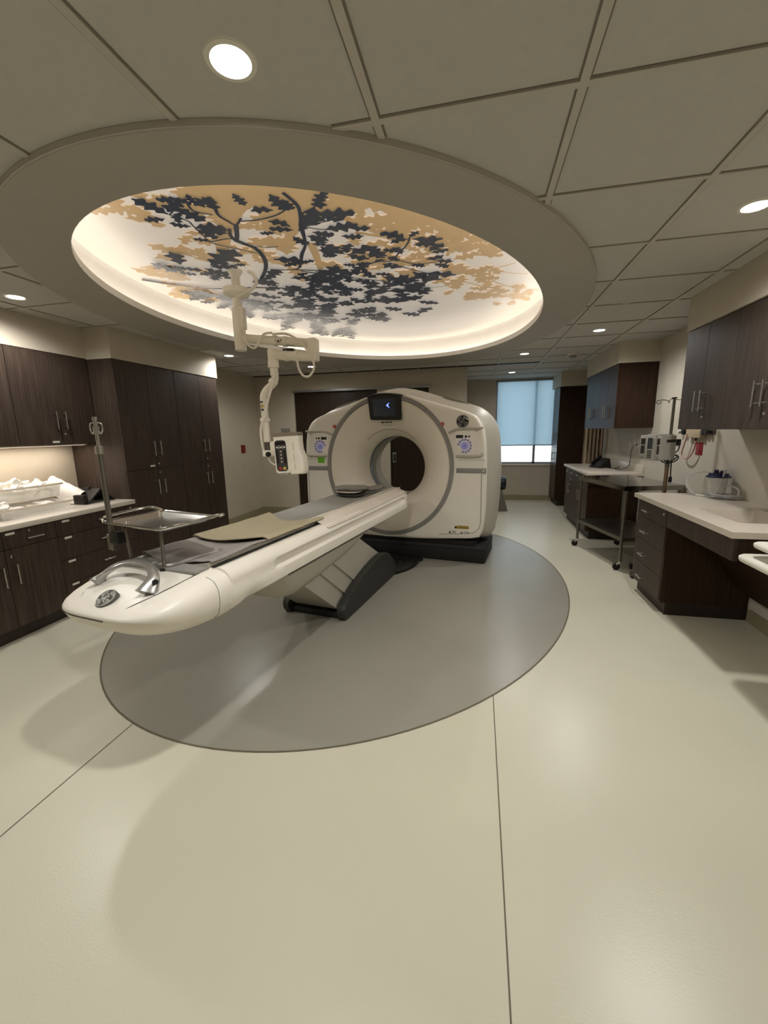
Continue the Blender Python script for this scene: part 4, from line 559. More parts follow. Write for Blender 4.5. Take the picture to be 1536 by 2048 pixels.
# control clusters left and right
def bar_curve(mb, pts, r): mb.tube(pts, r, 8, 5, False, 1.)
for s in (-1, 1):
    mb = MB(); bar_curve(mb, [(s*.70, -.004, 1.435), (s*.735, -.012, 1.455), (s*.80, -.016, 1.474), (s*.92, -.018, 1.478), (s*1.04, -.014, 1.478), (s*1.052, -.002, 1.484)], .011); mb.done('upper_rail', shell_m, ct)
    mb = MB(); bar_curve(mb, [(s*.785, -.004, 1.190), (s*.85, -.02, 1.187), (s*.98, -.02, 1.189), (s*1.04, -.014, 1.195), (s*1.06, -.0, 1.215)], .014); mb.done('lower_rail', shell_m, ct)
    mb = MB(); mb.loft([[(s*x, .0, z) for x, z in ((.74, 1.455), (1.03, 1.462), (.96, 1.43), (.80, 1.43))], [(s*x, -.003, z) for x, z in ((.75, 1.45), (1.02, 1.456), (.95, 1.43), (.80, 1.43))]], True, False, True); mb.done('rail_shade', shell_m, ct, 0)
    cx = s*.872
    mb = MB(); mb.loft([xz_rr(.235, .29, .03, cx, 1.312, y) for y in (.004, -.004)]+[xz_rr(.225, .28, .028, cx, 1.312, -.007)], True, False, True)
    pn = mb.done('control_panel', white_m, ct, 30)
    box(cx-s*.055-.038, cx-s*.055+.038, -.0095, -.004, 1.378, 1.412, .003).done('readout', mat('lcd_green', (38, 42, 34), .3, var=.03) if 'lcd_green' not in MATS else MATS['lcd_green'], pn)
    for k, rr in ((.012, .013), (.046, .010)): MB().lathe([(rr, 0), (rr, .004)], (cx+s*k, -.007, 1.395), 16, (0, -1, 0)).done('round_key', black_m, pn)
    kc = (cx, 1.297)
    MB().lathe([(.043, 0), (.043, .002)], (kc[0], -.0072, kc[1]), 24, (0, -1, 0)).done('dial_glow', led_m, pn)
    mb = MB(); mb.tube([(kc[0]+.028*math.cos(2*PI*i/24), -.0098, kc[1]+.028*math.sin(2*PI*i/24)) for i in range(24)], .0012, 4, 1, True); mb.done('dial_ring', glowd_m, pn)
    MB().lathe([(.012, 0), (.012, .004)], (kc[0], -.0075, kc[1]), 16, (0, -1, 0)).done('dial_key', glowd_m, pn)
    MB().lathe([(.005, 0), (.005, .005)], (kc[0], -.0075, kc[1]), 10, (0, -1, 0)).done('dial_light', wlabel_m, pn)
    for i in range(11):
        a = math.radians(165-i*27); px, pz = kc[0]+s*.066*math.cos(a)*(1 if s > 0 else 1), kc[1]+.066*math.sin(a)
        k_ = MB().lathe([(.0115, 0), (.0115, .003), (.0095, .0035)], (px, -.0075, pz), 14, (0, -1, 0)).done('keypad_key', glowd_m, pn)
        MB().lathe([(.0055, .0036), (.0001, .0038)], (px, -.0075, pz), 10, (0, -1, 0), cap1=False).done('key_symbol', wlabel_m, k_)
    t = MB().lathe([(.021, 0), (.021, .006), (.019, .009)], (s*.648-.02, -.001, 1.530), 24, (0, -1, 0)).done('stop_button', red_m, ct)
    MB().lathe([(.012, .009), (.0001, .011)], (s*.648-.02, -.001, 1.530), 18, (0, -1, 0), cap1=False).done('button_face', mat('red_light', (214, 120, 112), .4, var=0) if 'red_light' not in MATS else MATS['red_light'], t)
    mb = MB(); mb.box(min(s*.785, s*1.10), max(s*.785, s*1.10), -.004, .03, 1.008, 1.062, .004); mb.done('side_band', greyring_m, ct)
    mb = MB(); mb.box(min(s*.795, s*1.088), max(s*.795, s*1.088), -.0015, .01, 1.145, 1.148); mb.done('panel_seam', greyring_m, ct)
    # groove line of the lower service panel
    mb = MB(); mb.tube([(s*1.055, -.0004, 1.0), (s*1.058, -.0004, .55), (s*1.05, -.0004, .44), (s*1.01, -.0004, .375), (s*.93, -.0004, .348), (s*.6, -.0004, .315)], .0035, 5, 5); mb.done('panel_groove', greyring_m, ct)
box(-.915, -.825, -.004, .002, 1.10, 1.172).done('green_sticker', green_m, ct)
MB().box(1.065, 1.09, -.006, .0, 1.02, 1.05, .003).done('band_latch', shell_m, ct)
# warning labels at the lower right
def tri(mb, x, z, h, y): mb.poly([(x-h*.55, y, z), (x+h*.55, y, z), (x, y, z+h)])
mb = MB().box(.80, .935, -.003, .001, .395, .428); a = mb.done('warning_label', yellow_m, ct)
mb = MB(); tri(mb, .79, .395, .034, -.0034); [mb.box(.82, .925, -.0036, -.003, z, z+.003) for z in (.40, .409, .418)]; mb.done('label_print', dark_m, a, 0)
for x0, x1 in ((.705, .80), (.835, .945)):
    a = MB().box(x0, x1, -.003, .001, .335, .372).done('small_label', wlabel_m, ct)
    mb = MB(); tri(mb, x0+.02, .338, .026, -.0034); [mb.box(x0+.045, x1-.008, -.0036, -.003, z, z+.003) for z in (.342, .352, .362)]; mb.done('label_print', dark_m, a, 0)
mb = MB(); mb.box(-.86, -.80, -.002, .001, 1.160, 1.163); mb.box(-1.02, -.985, -.002, .001, 1.17, 1.174); mb.done('printed_mark', dark_m, ct)
# ------------------------------------------------------------------ patient table (same frame, extends to -y)
tb = thing('patient_table', 'long white patient table reaching out of the scanner with a dark skirted pedestal', 'scanner table', GO, GA)
def rail_sec(y, g=1., bot=.667, w=1.):
    R = [(.215, .80), (.222, .832), (.245, .842), (.275, .845), (.302, .838), (.322, .82), (.332, .797), (.333-.010*g, .786), (.333-.034*g, .772), (.333-.036*g, .755), (.334-.006*g, .735), (.336, .728), (.338, .70), (.334, bot), (.26, bot-.008)]
    pts = [(0, .80)]+R+[(0, bot-.010)]
    full = [(x*w, y, z) for x, z in pts]+[(-x*w, y, z) for x, z in pts[-2:0:-1]]
    return full
def join_sec(y, t):
    a = rail_sec(y, 0, .667); R = [(.338, .735), (.336, .69), (.318, .645), (.24, .617), (0, .614)]
    b = list(a); n = 14
    for i, (x, z) in enumerate(R):
        k = 11+i; b[k] = (x, y, z)
        if k < 15: b[len(a)-k] = (-x, y, z)
    return [tuple(p+(q-p)*t for p, q in zip(u, v)) for u, v in zip(a, b)]
mb = MB()
mb.loft([rail_sec(-.25, 0, .70, .86), rail_sec(-.27, 0, .685, .93), rail_sec(-.33, 0), rail_sec(-.40, .1), rail_sec(-.45, 1), rail_sec(-1.5, 1), rail_sec(-2.55, 1), rail_sec(-2.60, .8), rail_sec(-2.635, .05), rail_sec(-2.66, 0), join_sec(-2.74, .0), join_sec(-2.80, .12), join_sec(-2.87, .5), join_sec(-2.93, .88), join_sec(-2.99, 1)], True, True, True)
mb.done('rail_body', white_m, tb, 35)
# foot end: stacked plan outlines, D shaped, top sloping to the tip
FU0, FUL, FHW, FP = 2.98, .452, .338, .56
def dplan(s, z, tilt=.0, n=48):
    P = []
    for i in range(n+1):
        a = PI*i/n; c, t = math.cos(a), math.sin(a)
        x = FHW*s*math.copysign(abs(c)**FP, c); u = FU0+FUL*s*max(t, 0)**FP
        P.append((x, -u, z-tilt*max(0, (u-FU0)/FUL)**1.6))
    return P
mb = MB()
L_ = [(.70, .615, -.05), (.86, .625, -.05), (.955, .655, -.05), (.99, .69, -.04), (1., .725, -.02), (1., .752, .0), (.985, .78, .02), (.95, .805, .04), (.90, .822, .052), (.80, .834, .055), (.55, .842, .055), (.2, .844, .055)]
mb.loft([dplan(s, z, t) for s, z, t in L_], True, True, True)
ft = mb.done('foot_cover', white_m, tb, 50)
def topz(x, u):
    q = 2/FP
    s = ((abs(x)/FHW)**q+(max(0, u-FU0)/FUL)**q)**(1/q)
    pr = [(0, .844), (.2, .844), (.55, .842), (.80, .834), (.9, .822), (.95, .807), (.985, .785), (1.0, .755)]
    z = pr[-1][1]
    for (a, za), (b, zb) in zip(pr, pr[1:]):
        if a <= s <= b: z = za+(zb-za)*(s-a)/(b-a); break
    return z-.055*max(0, (u-FU0)/FUL)**1.6+.0008
mb = MB(); mb.tube([(x, -u, topz(x, u)) for x, u in ((.215, 3.06), (.205, 3.2), (.18, 3.3), (.145, 3.36), (.115, 3.40), (.104, 3.415))], .0025, 5, 6); mb.done('panel_seam', black_m, ft)
mb = MB(); mb.tube([(x, -u, topz(x, u)+.0005) for x, u in ((.10, 3.405), (.05, 3.42), (-.05, 3.42), (-.13, 3.39), (-.18, 3.33))], .0013, 5, 6); mb.done('top_seam', greyring_m, ft)
sp = []
for sg in (-1, 1):
    sp = []
    for s_, z_, t_ in L_:
        tt_ = min(1, ((3.075-FU0)/(FUL*s_))**(1/FP)); cc_ = math.sqrt(1-tt_*tt_)
        sp.append((sg*FHW*s_*cc_**FP*1.001, -3.075, z_-t_*((3.075-FU0)/FUL)**1.6))
    MB().tube(sp[1:10], .0015, 5, 3).done('cover_seam', greyring_m, ft)
d = monogram(tb, (.0, -3.375, topz(0, 3.375)+.001), (1, 0, 0), (0, -.05, .0), .001, dark_m, silver_m) if False else None
def sl(u): return (topz(0, u+.05)-topz(0, u-.05))/.1
u0 = 3.355; nrm_y = Vector((0, -1, sl(u0)-.22)).normalized()
monogram(tb, (0, -u0, topz(0, u0)+.010), (1, 0, 0), -nrm_y, .045, mat('badge_grey', (84, 83, 80), .4, var=.03), mat('badge_strokes', (205, 203, 196), .4, var=.02))
# silver handle arch
mb = MB(); hp = [(-.175, -3.275, .815), (-.165, -3.235, .852), (-.13, -3.195, .882), (-.06, -3.175, .898), (.03, -3.18, .899), (.09, -3.20, .890), (.135, -3.235, .862), (.155, -3.285, .815)]
P = crom(hp, 6); rings = []
for i, p in enumerate(P):
    t = (P[min(i+1, len(P)-1)]-P[max(i-1, 0)]).normalized(); side = Vector((0, -1, -.45)).normalized(); side = (side-t*side.dot(t)).normalized(); up = t.cross(side)
    f = abs(i/(len(P)-1)-.5)*2; w = .019+.032*f**4; h = .012+.006*f**3
    rings.append([p+side*(w*math.cos(2*PI*j/12))+up*(h*math.sin(2*PI*j/12)) for j in range(12)])
mb.loft(rings, True, True, True); hd = mb.done('grab_handle', silver_m, tb)
MB().cyl((.170, -3.252, .857), (.135, -3.238, .845), .0115, n=16).done('handle_hole', black_m, hd)
for sx in (-1, 1):
    for q in (.228, .240): MB().box(sx*q-.0022, sx*q+.0022, -2.99, -.40, .8425, .8462).done('rail_slot', dark_m, tb, 0)
P = dplan(1.0, .730, -.012); mb = MB(); mb.tube([(x*1.0015, y-.0005, z) for x, y, z in P if x < .10 and y < -3.02], .0022, 5); mb.done('rim_seam', black_m, ft)
# strip plate below the tray posts
mb = MB().box(-.26, .22, -3.09, -3.0, .838, .852, .003); pl = mb.done('mount_plate', greyring_m, tb)
for x in (-.10, -.05, .0): MB().box(x, x+.03, -3.06, -3.035, .851, .854).done('plate_label', wlabel_m, pl)
# cradle
def cr(u, v): x = -.212+.424*v; return (x, -.20-2.80*u, .838+.028*(abs(x)/.212)**2)
MB().grid(cr, 20, 14, (0, 0, -.022)).done('cradle', shell_m, tb, 50)
# saddle under the rail
def sad(y, zb, w): return [(-.30, y, .665), (-.30*w, y, zb+.09), (-.24*w, y, zb+.02), (-.19*w, y, zb), (.19*w, y, zb), (.24*w, y, zb+.02), (.30*w, y, zb+.09), (.30, y, .665)]
mb = MB(); mb.loft([sad(-1.26, .60, .8), sad(-1.28, .575, .95), sad(-1.40, .535, 1), sad(-1.6, .50, 1), sad(-2.1, .455, 1), sad(-2.35, .445, 1), sad(-2.46, .47, .97), sad(-2.52, .53, .92), sad(-2.56, .62, .85)], True, True, True)
mb.done('saddle', shell_m, tb, 50)
mb = MB(); mb.box(-.332, .332, -2.52, -1.3, .6585, .6635); mb.done('saddle_gap', black_m, tb)
# pedestal: stepped sloping shrouds, side skirts, base
def shroud(nm, yt0, yt1, zt, yb0, yb1, zb, w):
    mb = MB(); mb.loft([[(-w, -yb0, zb), (w, -yb0, zb), (w, -yb1, zb), (-w, -yb1, zb)], [(-w, -yt0, zt), (w, -yt0, zt), (w, -yt1, zt), (-w, -yt1, zt)]], True, True, True)
    return mb
def para(mb, a, b, w):  # a: list of (u,z) polygon, extruded in x
    P = [(-w, -u, z) for u, z in a]; mb.prism(P, (2*w, 0, 0)); return mb
para(MB(), [(2.12, .47), (2.20, .47), (1.70, .075), (1.66, .06), (1.25, .06), (1.72, .47)], 0, .195).done('lower_shroud', shell_m, tb, 20)
para(MB(), [(1.70, .50), (1.98, .48), (1.53, .12), (1.2, .12)], 0, .208).done('middle_shroud', shell_m, tb, 20)
para(MB(), [(1.30, .56), (1.80, .50), (1.30, .13), (.95, .13), (.72, .22)], 0, .220).done('upper_shroud', shell_m, tb, 20)
SK = [(1.68, .0), (1.735, .012), (1.768, .055), (1.762, .105), (1.70, .155), (1.52, .225), (1.28, .285), (1.08, .315), (.92, .32), (.77, .285), (.65, .20), (.57, .10), (.57, .03), (.62, .0), (1.15, .0)]
for s in (-1, 1):
    mb = MB(); x0, x1 = (.225, .285) if s > 0 else (-.285, -.225)
    Q = [(p.x, p.y) for p in crom([(a, b, 0) for a, b in SK], 3, True)]
    mb.loft([[(x0, -u, max(z, 0.0)) for u, z in Q], [(x0+.012*(1), -u, max(z, 0)) for u, z in Q], [(x1-.012, -u, max(z, 0)) for u, z in Q], [(x1, -(1.15+(u-1.15)*.98), .008+max(0, z)*.95) for u, z in Q]] if s > 0 else [[(x1, -u, max(z, 0.0)) for u, z in Q], [(x0+.012, -u, max(z, 0)) for u, z in Q], [(x0, -(1.15+(u-1.15)*.98), .008+max(0, z)*.95) for u, z in Q]], True, True, True)
    mb.done('side_skirt', dark_m, tb, 40)
mb = MB(); mb.box(-.275, .23, -1.72, -.40, .0, .055, .012); mb.done('pedestal_base', rubber_m, tb)
mb = MB(); Q = [(-.34, -.02), (-.34, -.50), (.2, -.62), (.33, -.52), (.40, -.33), (.405, -.12), (.36, -.01)]
Q = [(p.x, p.y) for p in crom([(a, b, 0) for a, b in Q], 4, True)]
mb.loft([[(x, y, .0) for x, y in Q], [(x, y, .03) for x, y in Q], [(x*.93, -.3+(y+.3)*.93, .045) for x, y in Q]], True, True, True); fb = mb.done('floor_plate', black_m, tb, 40)
for x, y in ((.02, -.16), (.24, -.30), (.1, -.42)): MB().lathe([(.012, 0), (.012, .006)], (x, y, .045), 12).done('plate_bolt', steel_m, fb)
# ------------------------------------------------------------------ things lying on the table
def at_tb(o): o.location = GO; o.rotation_euler = (0, 0, GA); return o
def drape(u0, u1, hw, lift, rw, seed, wr=.003, edge=0., hang=.02, zc=.838):
    rn = random.Random(seed); ph = [rn.uniform(0, 6) for _ in range(6)]
    def f(u, v):
        x = -hw+2*hw*v; U = u0+(u1-u0)*u
        z = zc+.028*min(1.3, abs(x)/.212)**2+lift
        if x > .212: z -= (x-.212)*.55
        if x < -.222: z -= (-x-.222)*.9
        z += wr*(math.sin(x*19+U*7+ph[0])+.7*math.sin(U*23-x*11+ph[1])+.5*math.sin(x*41+U*31+ph[2]))
        U += edge*math.sin(v*PI*1.6+.6)*(1 if u > .95 else 0) if edge else 0
        return (x, -U, z)
    return f
pad = at_tb(MB().grid(drape(.32, 2.62, .205, .010, 0, 1, .0004), 40, 16, (0, 0, -.008)).done('cradle_pad', pad_m))
tag(pad, 'long smooth grey pad lying in the table trough up to the scanner', 'table pad')
_dr = drape(1.93, 2.62, .243, .019, 0, 2, .0010)
def beige(u, v):
    x, y, z = _dr(u, v); y += -.05*math.sin(v*PI*1.4+.4)*u**3 - .05*(v-.5)**2*0 + .10*(1-u)*math.sin(v*PI)**2*-1
    return (x, y, z+.020*u**3*math.sin(PI*(v*.9+.05)))
bc = at_tb(MB().grid(beige, 30, 26, (0, 0, -.005)).done('beige_cloth', beige_m))
tag(bc, 'beige folded cloth spread across the middle of the patient table', 'cloth')
gs = at_tb(MB().grid(drape(2.55, 2.99, .228, .012, 0, 5, .0038), 34, 26, (0, 0, -.005)).done('grey_sheet', greycloth_m))
tag(gs, 'crumpled grey sheet at the foot end of the patient table under the tray', 'sheet')
def film(u, v):
    U = .30+1.72*u; a = v
    x = .165+.165*a; z = .872-.045*max(0, (a-.35))/.65*1.0 + .0025*math.sin(U*4+a*5)+.001*math.sin(U*11-a*7)
    return (x, -U, z)
fl = at_tb(MB().grid(film, 50, 8, (0, 0, -.003)).done('plastic_cover', film_m)); tag(fl, 'whitish plastic film running along the right edge of the table', 'plastic sheet')
# cushions near the bore
def lens(nm, m, c, rx, ry, h, rot, label, bend=.0, tip=.0):
    mb = MB(); n = 48
    def pl(s, z): 
        P = []
        for i in range(n):
            a = 2*PI*i/n; e = abs(math.cos(a))**.7*math.copysign(1, math.cos(a)), abs(math.sin(a))**.7*math.copysign(1, math.sin(a))
            x, y = e[0]*rx*s, e[1]*ry*s
            P.append((x, y, z+bend*(x/rx)**2+tip*max(0, x/rx)**2+.006*math.sin(x*23)*math.cos(y*19)))
        return P
    mb.loft([pl(.3, 0), pl(.8, .0), pl(.95, h*.22), pl(1., h*.45), pl(.96, h*.7), pl(.8, h*.92), pl(.4, h)], True, True, True)
    o = mb.done(nm, m, smooth=60); M = Matrix.Translation(GO) @ Matrix.Rotation(GA, 4, 'Z') @ Matrix.Translation(c) @ Matrix.Rotation(rot, 4, 'Z')
    o.matrix_world = M; tag(o, label, 'cushion'); return o
lens('foam_cushion', dark_m, (-.075, -.83, .850), .145, .12, .030, .35, 'thin black foam pad at the bottom of the cushion stack before the bore', .012)
lens('white_cushion', film_m, (-.085, -.83, .885), .135, .11, .022, .35, 'white edged pad in the middle of the cushion stack', .010)
lens('grey_cushion', vinyl_m, (-.075, -.82, .908), .165, .125, .040, .35, 'grey vinyl covered pad on top of the cushion stack', .004)
lens('flat_cushion', vinyl_m, (.045, -.60, .876), .12, .085, .040, .55, 'small grey vinyl pad right of the cushion stack nearer the bore', .004, .02)
# instrument tray on two posts
tr = thing('instrument_tray', 'shiny steel instrument tray on two posts at the foot of the table', 'tray', GO, GA)
TZ = 1.035; M = Matrix.Translation((-.10, -2.965, TZ)) @ Matrix.Rotation(math.radians(-5), 4, 'Z')
def tp(x, y, z): return M @ Vector((x, y, z))
mb = MB(); W_, D_ = .205, .15
prof = [(W_-.02, D_-.02, .0), (W_, D_, .018), (W_+.012, D_+.012, .019)]
rings = [[tp(a*(w/ (W_)), b*(d/D_), z) for a, b in rrect(2*W_, 2*D_, .03, 5)] for w, d, z in prof]
mb.loft([[p for p in rings[0]], rings[1], rings[2]], True, True, False); mb.done('tray_pan', steel_m, tr, 30)
mb = MB(); mb.tube([tp(x, y, .02) for x, y in rrect(2*W_+.03, 2*D_+.03, .04, 5)], .0055, 8, 1, True); mb.done('rim_rod', chrome_m, tr)
for s in (-1, 1):
    mb = MB(); mb.tube([tp(s*(W_+.01), -D_+.0, .02), tp(s*(W_+.07), -D_+.05, .034), tp(s*(W_+.075), D_-.02, .040), tp(s*(W_+.02), D_+.02, .02)], .0075, 8, 3); mb.done('end_handle', chrome_m, tr)
mb = MB().cyl((.022, -3.08, .842), (-.03, -3.03, 1.04), .0085, n=14); pt = mb.done('post', grey_steel_m, tr); MB().lathe([(.02, 0), (.02, .012)], (.022, -3.08, .838), 14).done('post_foot', black_m, pt)
mb = MB().tube([(-.245, -3.04, .842), (-.25, -3.05, .985), (-.255, -3.05, 1.01), (-.27, -3.02, 1.03), (-.30, -3.0, 1.035)], .0085, 10, 4); mb.done('post', grey_steel_m, tr)
# short drip pole clamped to the tray post
ip = thing('drip_pole', 'short steel drip pole clamped to the tray at the foot of the table', 'IV pole', GO, GA)
px, py = -.315, -3.075
MB().cyl((px, py, .905), (px, py, 1.40), .0125, n=16).done('lower_tube', grey_steel_m, ip)
MB().cyl((px, py, 1.40), (px, py, 1.545), .0085, n=14).done('upper_tube', steel_m, ip)
MB().lathe([(.018, 0), (.018, .035), (.013, .04)], (px, py, 1.385), 16).done('collar', steel_m, ip)
MB().lathe([(.011, 0), (.011, .015)], (px, py, 1.545), 14).done('cap', steel_m, ip)
for s in (-1, 1):
    MB().tube([(px, py, 1.535), (px+s*.028, py, 1.532), (px+s*.040, py, 1.525), (px+s*.042, py, 1.500), (px+s*.030, py, 1.482), (px+s*.018, py, 1.490), (px+s*.018, py, 1.515)], .0035, 8, 4).done('hook', chrome_m, ip)
mb = MB().box(px+.005, px+.07, py-.02, py+.03, .945, 1.0, .004); mb.done('clamp', black_m, ip)
MB().box(px-.018, px+.02, py-.018, py+.018, .91, .99, .004).done('clamp_jaw', grey_steel_m, ip)
rebase(tr, (0, -3.0, .842)); rebase(ip, (px, py, .905))
# ------------------------------------------------------------------ ceiling arm with injector head
ij = thing('contrast_injector', 'white jointed ceiling arm holding an injector head with a keypad', 'injector', (-1.804, 3.066, 0))
MB().lathe([(.055, 2.667), (.055, 2.655), (.033, 2.625), (.031, 2.50)], (0, 0, 0), 24).done('ceiling_tube', arm_m, ij)
MB().lathe([(.034, 2.535), (.098, 2.535), (.098, 2.500), (.085, 2.486), (.034, 2.470)], (0, 0, 0), 32).done('round_collar', arm_m, ij)
MB().cyl((0, 0, 2.49), (0, 0, 2.33), .033).done('column', arm_m, ij)
mb = MB(); mb.cyl((0, 0, 2.39), (0, 0, 2.245), .045); mb.box(.0, .052, -.03, .03, 2.25, 2.405, .006); mb.done('brake_housing', arm_m, ij)
MB().lathe([(.041, 2.25), (.043, 2.24), (.043, 2.10), (.035, 2.095)], (0, 0, 0), 24).done('shoulder', arm_m, ij)
mb = MB(); mb.cyl((.03, 0, 2.185), (.60, .015, 2.115), .032); ua = mb.done('upper_arm', arm_m, ij)
for x in (.29, .37): MB().cyl((x-.015, .005, 2.185-.122*(x-.03)), (x+.015, .006, 2.183-.122*(x-.03)), .037).done('cable_clip', arm_m, ua)
a = MB().box(.30, .365, -.036, -.031, 2.128, 2.162).done('arm_label', wlabel_m, ua)
mb = MB(); tri(mb, .333, 2.132, .022, -.0365); mb.box(.309, .316, -.0365, -.036, 2.14, 2.15); mb.box(.35, .357, -.0365, -.036, 2.136, 2.152); mb.done('label_print', dark_m, a, 0)
MB().box(.555, .625, -.035, .05, 1.99, 2.15, .012).done('elbow_block', arm_m, ij)
mb = MB(); mb.cyl((.60, 0, 2.020), (.29, -.01, 2.048), .036); la = mb.done('lower_arm', arm_m, ij)
for x in (.38, .46): MB().cyl((x-.01, -.006, 2.040-.09*(x-.38)), (x+.01, -.006, 2.038-.09*(x-.38)), .041).done('cable_clip', arm_m, la)
MB().box(.36, .44, -.03, .03, 2.072, 2.086, .002).done('black_bracket', black_m, la)
MB().lathe([(.037, 2.09), (.039, 2.08), (.039, 2.005), (.03, 2.0)], (.268, -.01, 0), 22).done('wrist_joint', arm_m, ij)
MB().lathe([(.039, 2.005), (.041, 2.0), (.041, 1.958), (.036, 1.955)], (.268, -.01, 0), 22).done('wrist_ring', arm_m, ij)
MB().cyl((.268, -.01, 1.96), (.272, -.01, 1.90), .031).done('wrist_sleeve', arm_m, ij)
mb = MB(); mb.tube([(.272, -.01, 1.93), (.275, -.01, 1.88), (.255, -.01, 1.84), (.20, -.01, 1.80), (.168, -.01, 1.755), (.165, -.01, 1.70), (.168, -.01, 1.58), (.170, -.01, 1.40)], .027, 14, 5); dr = mb.done('drop_tube', arm_m, ij)
MB().cyl((.269, -.012, 1.862), (.245, -.012, 1.842), .034).done('tube_band', arm_m, dr)
MB().box(.137, .198, -.045, .02, 1.555, 1.585, .01).done('tube_clip', arm_m, dr)
mb = MB(); tri(mb, .165, 1.665, .03, -.0395); mb.done('warning_sticker', yellow_m, dr, 0); mb = MB(); mb.box(.155, .175, -.0393, -.0385, 1.640, 1.655); mb.box(.15, .172, -.0393, -.0385, 1.70, 1.712); mb.done('sticker_print', dark_m, dr, 0)
MB().cyl((.170, -.01, 1.41), (.171, -.01, 1.325), .022).done('pivot_sleeve', grey_steel_m, ij)
MB().box(.14, .21, -.045, .03, 1.285, 1.335, .006).done('pivot_block', arm_m, ij)
MB().lathe([(.02, 0), (.02, .018), (.016, .022)], (.196, -.045, 1.305), 18, (0, -1, 0)).done('lock_knob', black_m, ij)
MB().box(.195, .275, -.03, .05, 1.29, 1.405, .014).done('head_yoke', arm_m, ij)
for pts, r in (([(.02, -.04, 2.47), (.08, -.03, 2.49), (.14, .0, 2.53), (.16, .02, 2.58), (.13, .03, 2.64), (.09, .04, 2.664)], .013), ([(.045, -.03, 2.25), (.07, -.045, 2.215), (.08, -.05, 2.14), (.13, -.05, 2.10), (.17, -.05, 2.12), (.22, -.045, 2.19), (.29, -.04, 2.20)], .0085), ([(.29, -.035, 2.19), (.40, -.04, 2.185), (.50, -.045, 2.13), (.585, -.045, 2.03), (.61, -.045, 1.94), (.57, -.045, 1.88), (.52, -.045, 1.885), (.485, -.04, 1.94), (.475, -.035, 2.01)], .0085), ([(.285, -.03, 1.98), (.295, -.035, 1.92), (.28, -.04, 1.87), (.255, -.045, 1.80), (.215, -.045, 1.70), (.195, -.045, 1.60), (.165, -.048, 1.56), (.14, -.045, 1.48), (.145, -.04, 1.36), (.155, -.03, 1.30)], .009), ([(.175, -.03, 1.29), (.20, -.035, 1.245), (.25, -.035, 1.215), (.30, -.03, 1.215)], .006)):
    MB().tube(pts, r, 8, 5).done('cable', cable_m, ij)
# head: rounded body turned a little to the left
hd = MB(); Mh = Matrix.Translation((.365, -.015, 1.305)) @ Matrix.Rotation(math.radians(-9), 4, 'Y')
Mh = Matrix.Translation((.365, -.015, 1.305)) @ Matrix.Rotation(math.radians(-2.5), 4, 'Y') @ Matrix.Rotation(math.radians(6), 4, 'Z')
hp = lambda x, y, z: Mh @ Vector((x, y, z))
def hsec(z, x0, x1, y0=-.075, y1=.075):
    w, d = x1-x0, y1-y0
    return [hp((x0+x1)/2+a, (y0+y1)/2+b, z) for a, b in rrect(w, d, .028, 4)]
hd.loft([hsec(-.158, -.085, .115, -.06, .06), hsec(-.15, -.098, .118), hsec(-.12, -.10, .122), hsec(-.03, -.103, .118), hsec(.03, -.104, .098), hsec(.10, -.106, .095), hsec(.135, -.106, .098), hsec(.138, -.104, .096)], True, True, True)
body = hd.done('injector_head', arm_m, ij, 50)
mb = MB(); mb.loft([hsec(.140, -.108, .100, -.078, .078), hsec(.160, -.106, .098, -.076, .076), hsec(.164, -.100, .092, -.07, .07)], True, True, True); mb.done('head_lid', mat('taupe_plastic', (128, 116, 100), .5, var=.03), body, 40)
mb = MB(); mb.loft([[hp(-.038+a, y, -.012+b) for a, b in rrect(.118, .265, .022, 5)] for y in (-.07, -.088)]+[[hp(-.038+a*.93, -.094, -.012+b*.97) for a, b in rrect(.118, .265, .022, 5)]], True, True, True); fp = mb.done('front_plate', white_m, body, 40)
mb = MB(); mb.loft([[hp(-.04+a, y, -.008+b) for a, b in rrect(.088, .235, .024, 5)] for y in (-.09, -.0965)], True, True, True); kp = mb.done('keypad', mat('keypad_grey', (66, 62, 58), .5, var=.04), fp, 40)
def hb(x0, x1, z0, z1, y=-.0985): return MB().box(x0, x1, y, -.09, z0, z1, M=Mh)
hb(-.078, .0, .076, .100).done('readout', black_m, kp)
for i in range(3):
    hb(-.074+.028*i, -.058+.028*i, .052, .062).done('soft_key', wlabel_m, kp)
for x in (-.054, -.026):
    for z in (.048, .064): hb(x, x+.006, z, z+.006).done('soft_key', wlabel_m, kp)
for i in range(4):
    z = .022-.026*i
    mb = MB(); mb.poly([hp(-.047, -.0985, z+.008), hp(-.033, -.0985, z+.008), hp(-.040, -.0985, z-.006)]); mb.done('arrow_key', wlabel_m, kp, 0)
    for x in (-.078, -.018): hb(x, x+.014, z-.012, z+.012).done('side_key', black_m, kp)
for x, m in ((-.056, MATS['red_button']), (-.022, mat('yellow_key', (196, 176, 92), .5, var=.03))):
    mb = MB(); mb.cyl(hp(x, -.095, -.104), hp(x, -.100, -.104), .0125, n=16); mb.done('round_key', m, kp)
mb = MB(); mb.cyl(hp(.004, -.0735, -.146), hp(.004, -.078, -.146), .008, n=14); mb.done('round_logo', greyring_m, body)
mb = MB()
for z0, z1 in ((-.06, .0), (.03, .085), (-.12, -.075)): mb.box(.052, .0545, -.0765, -.07, z0, z1, M=Mh)
mb.done('side_print', greyring_m, body, 0)
hb(-.09, -.03, -.149, -.144, -.0765).done('maker_line', greyring_m, body)
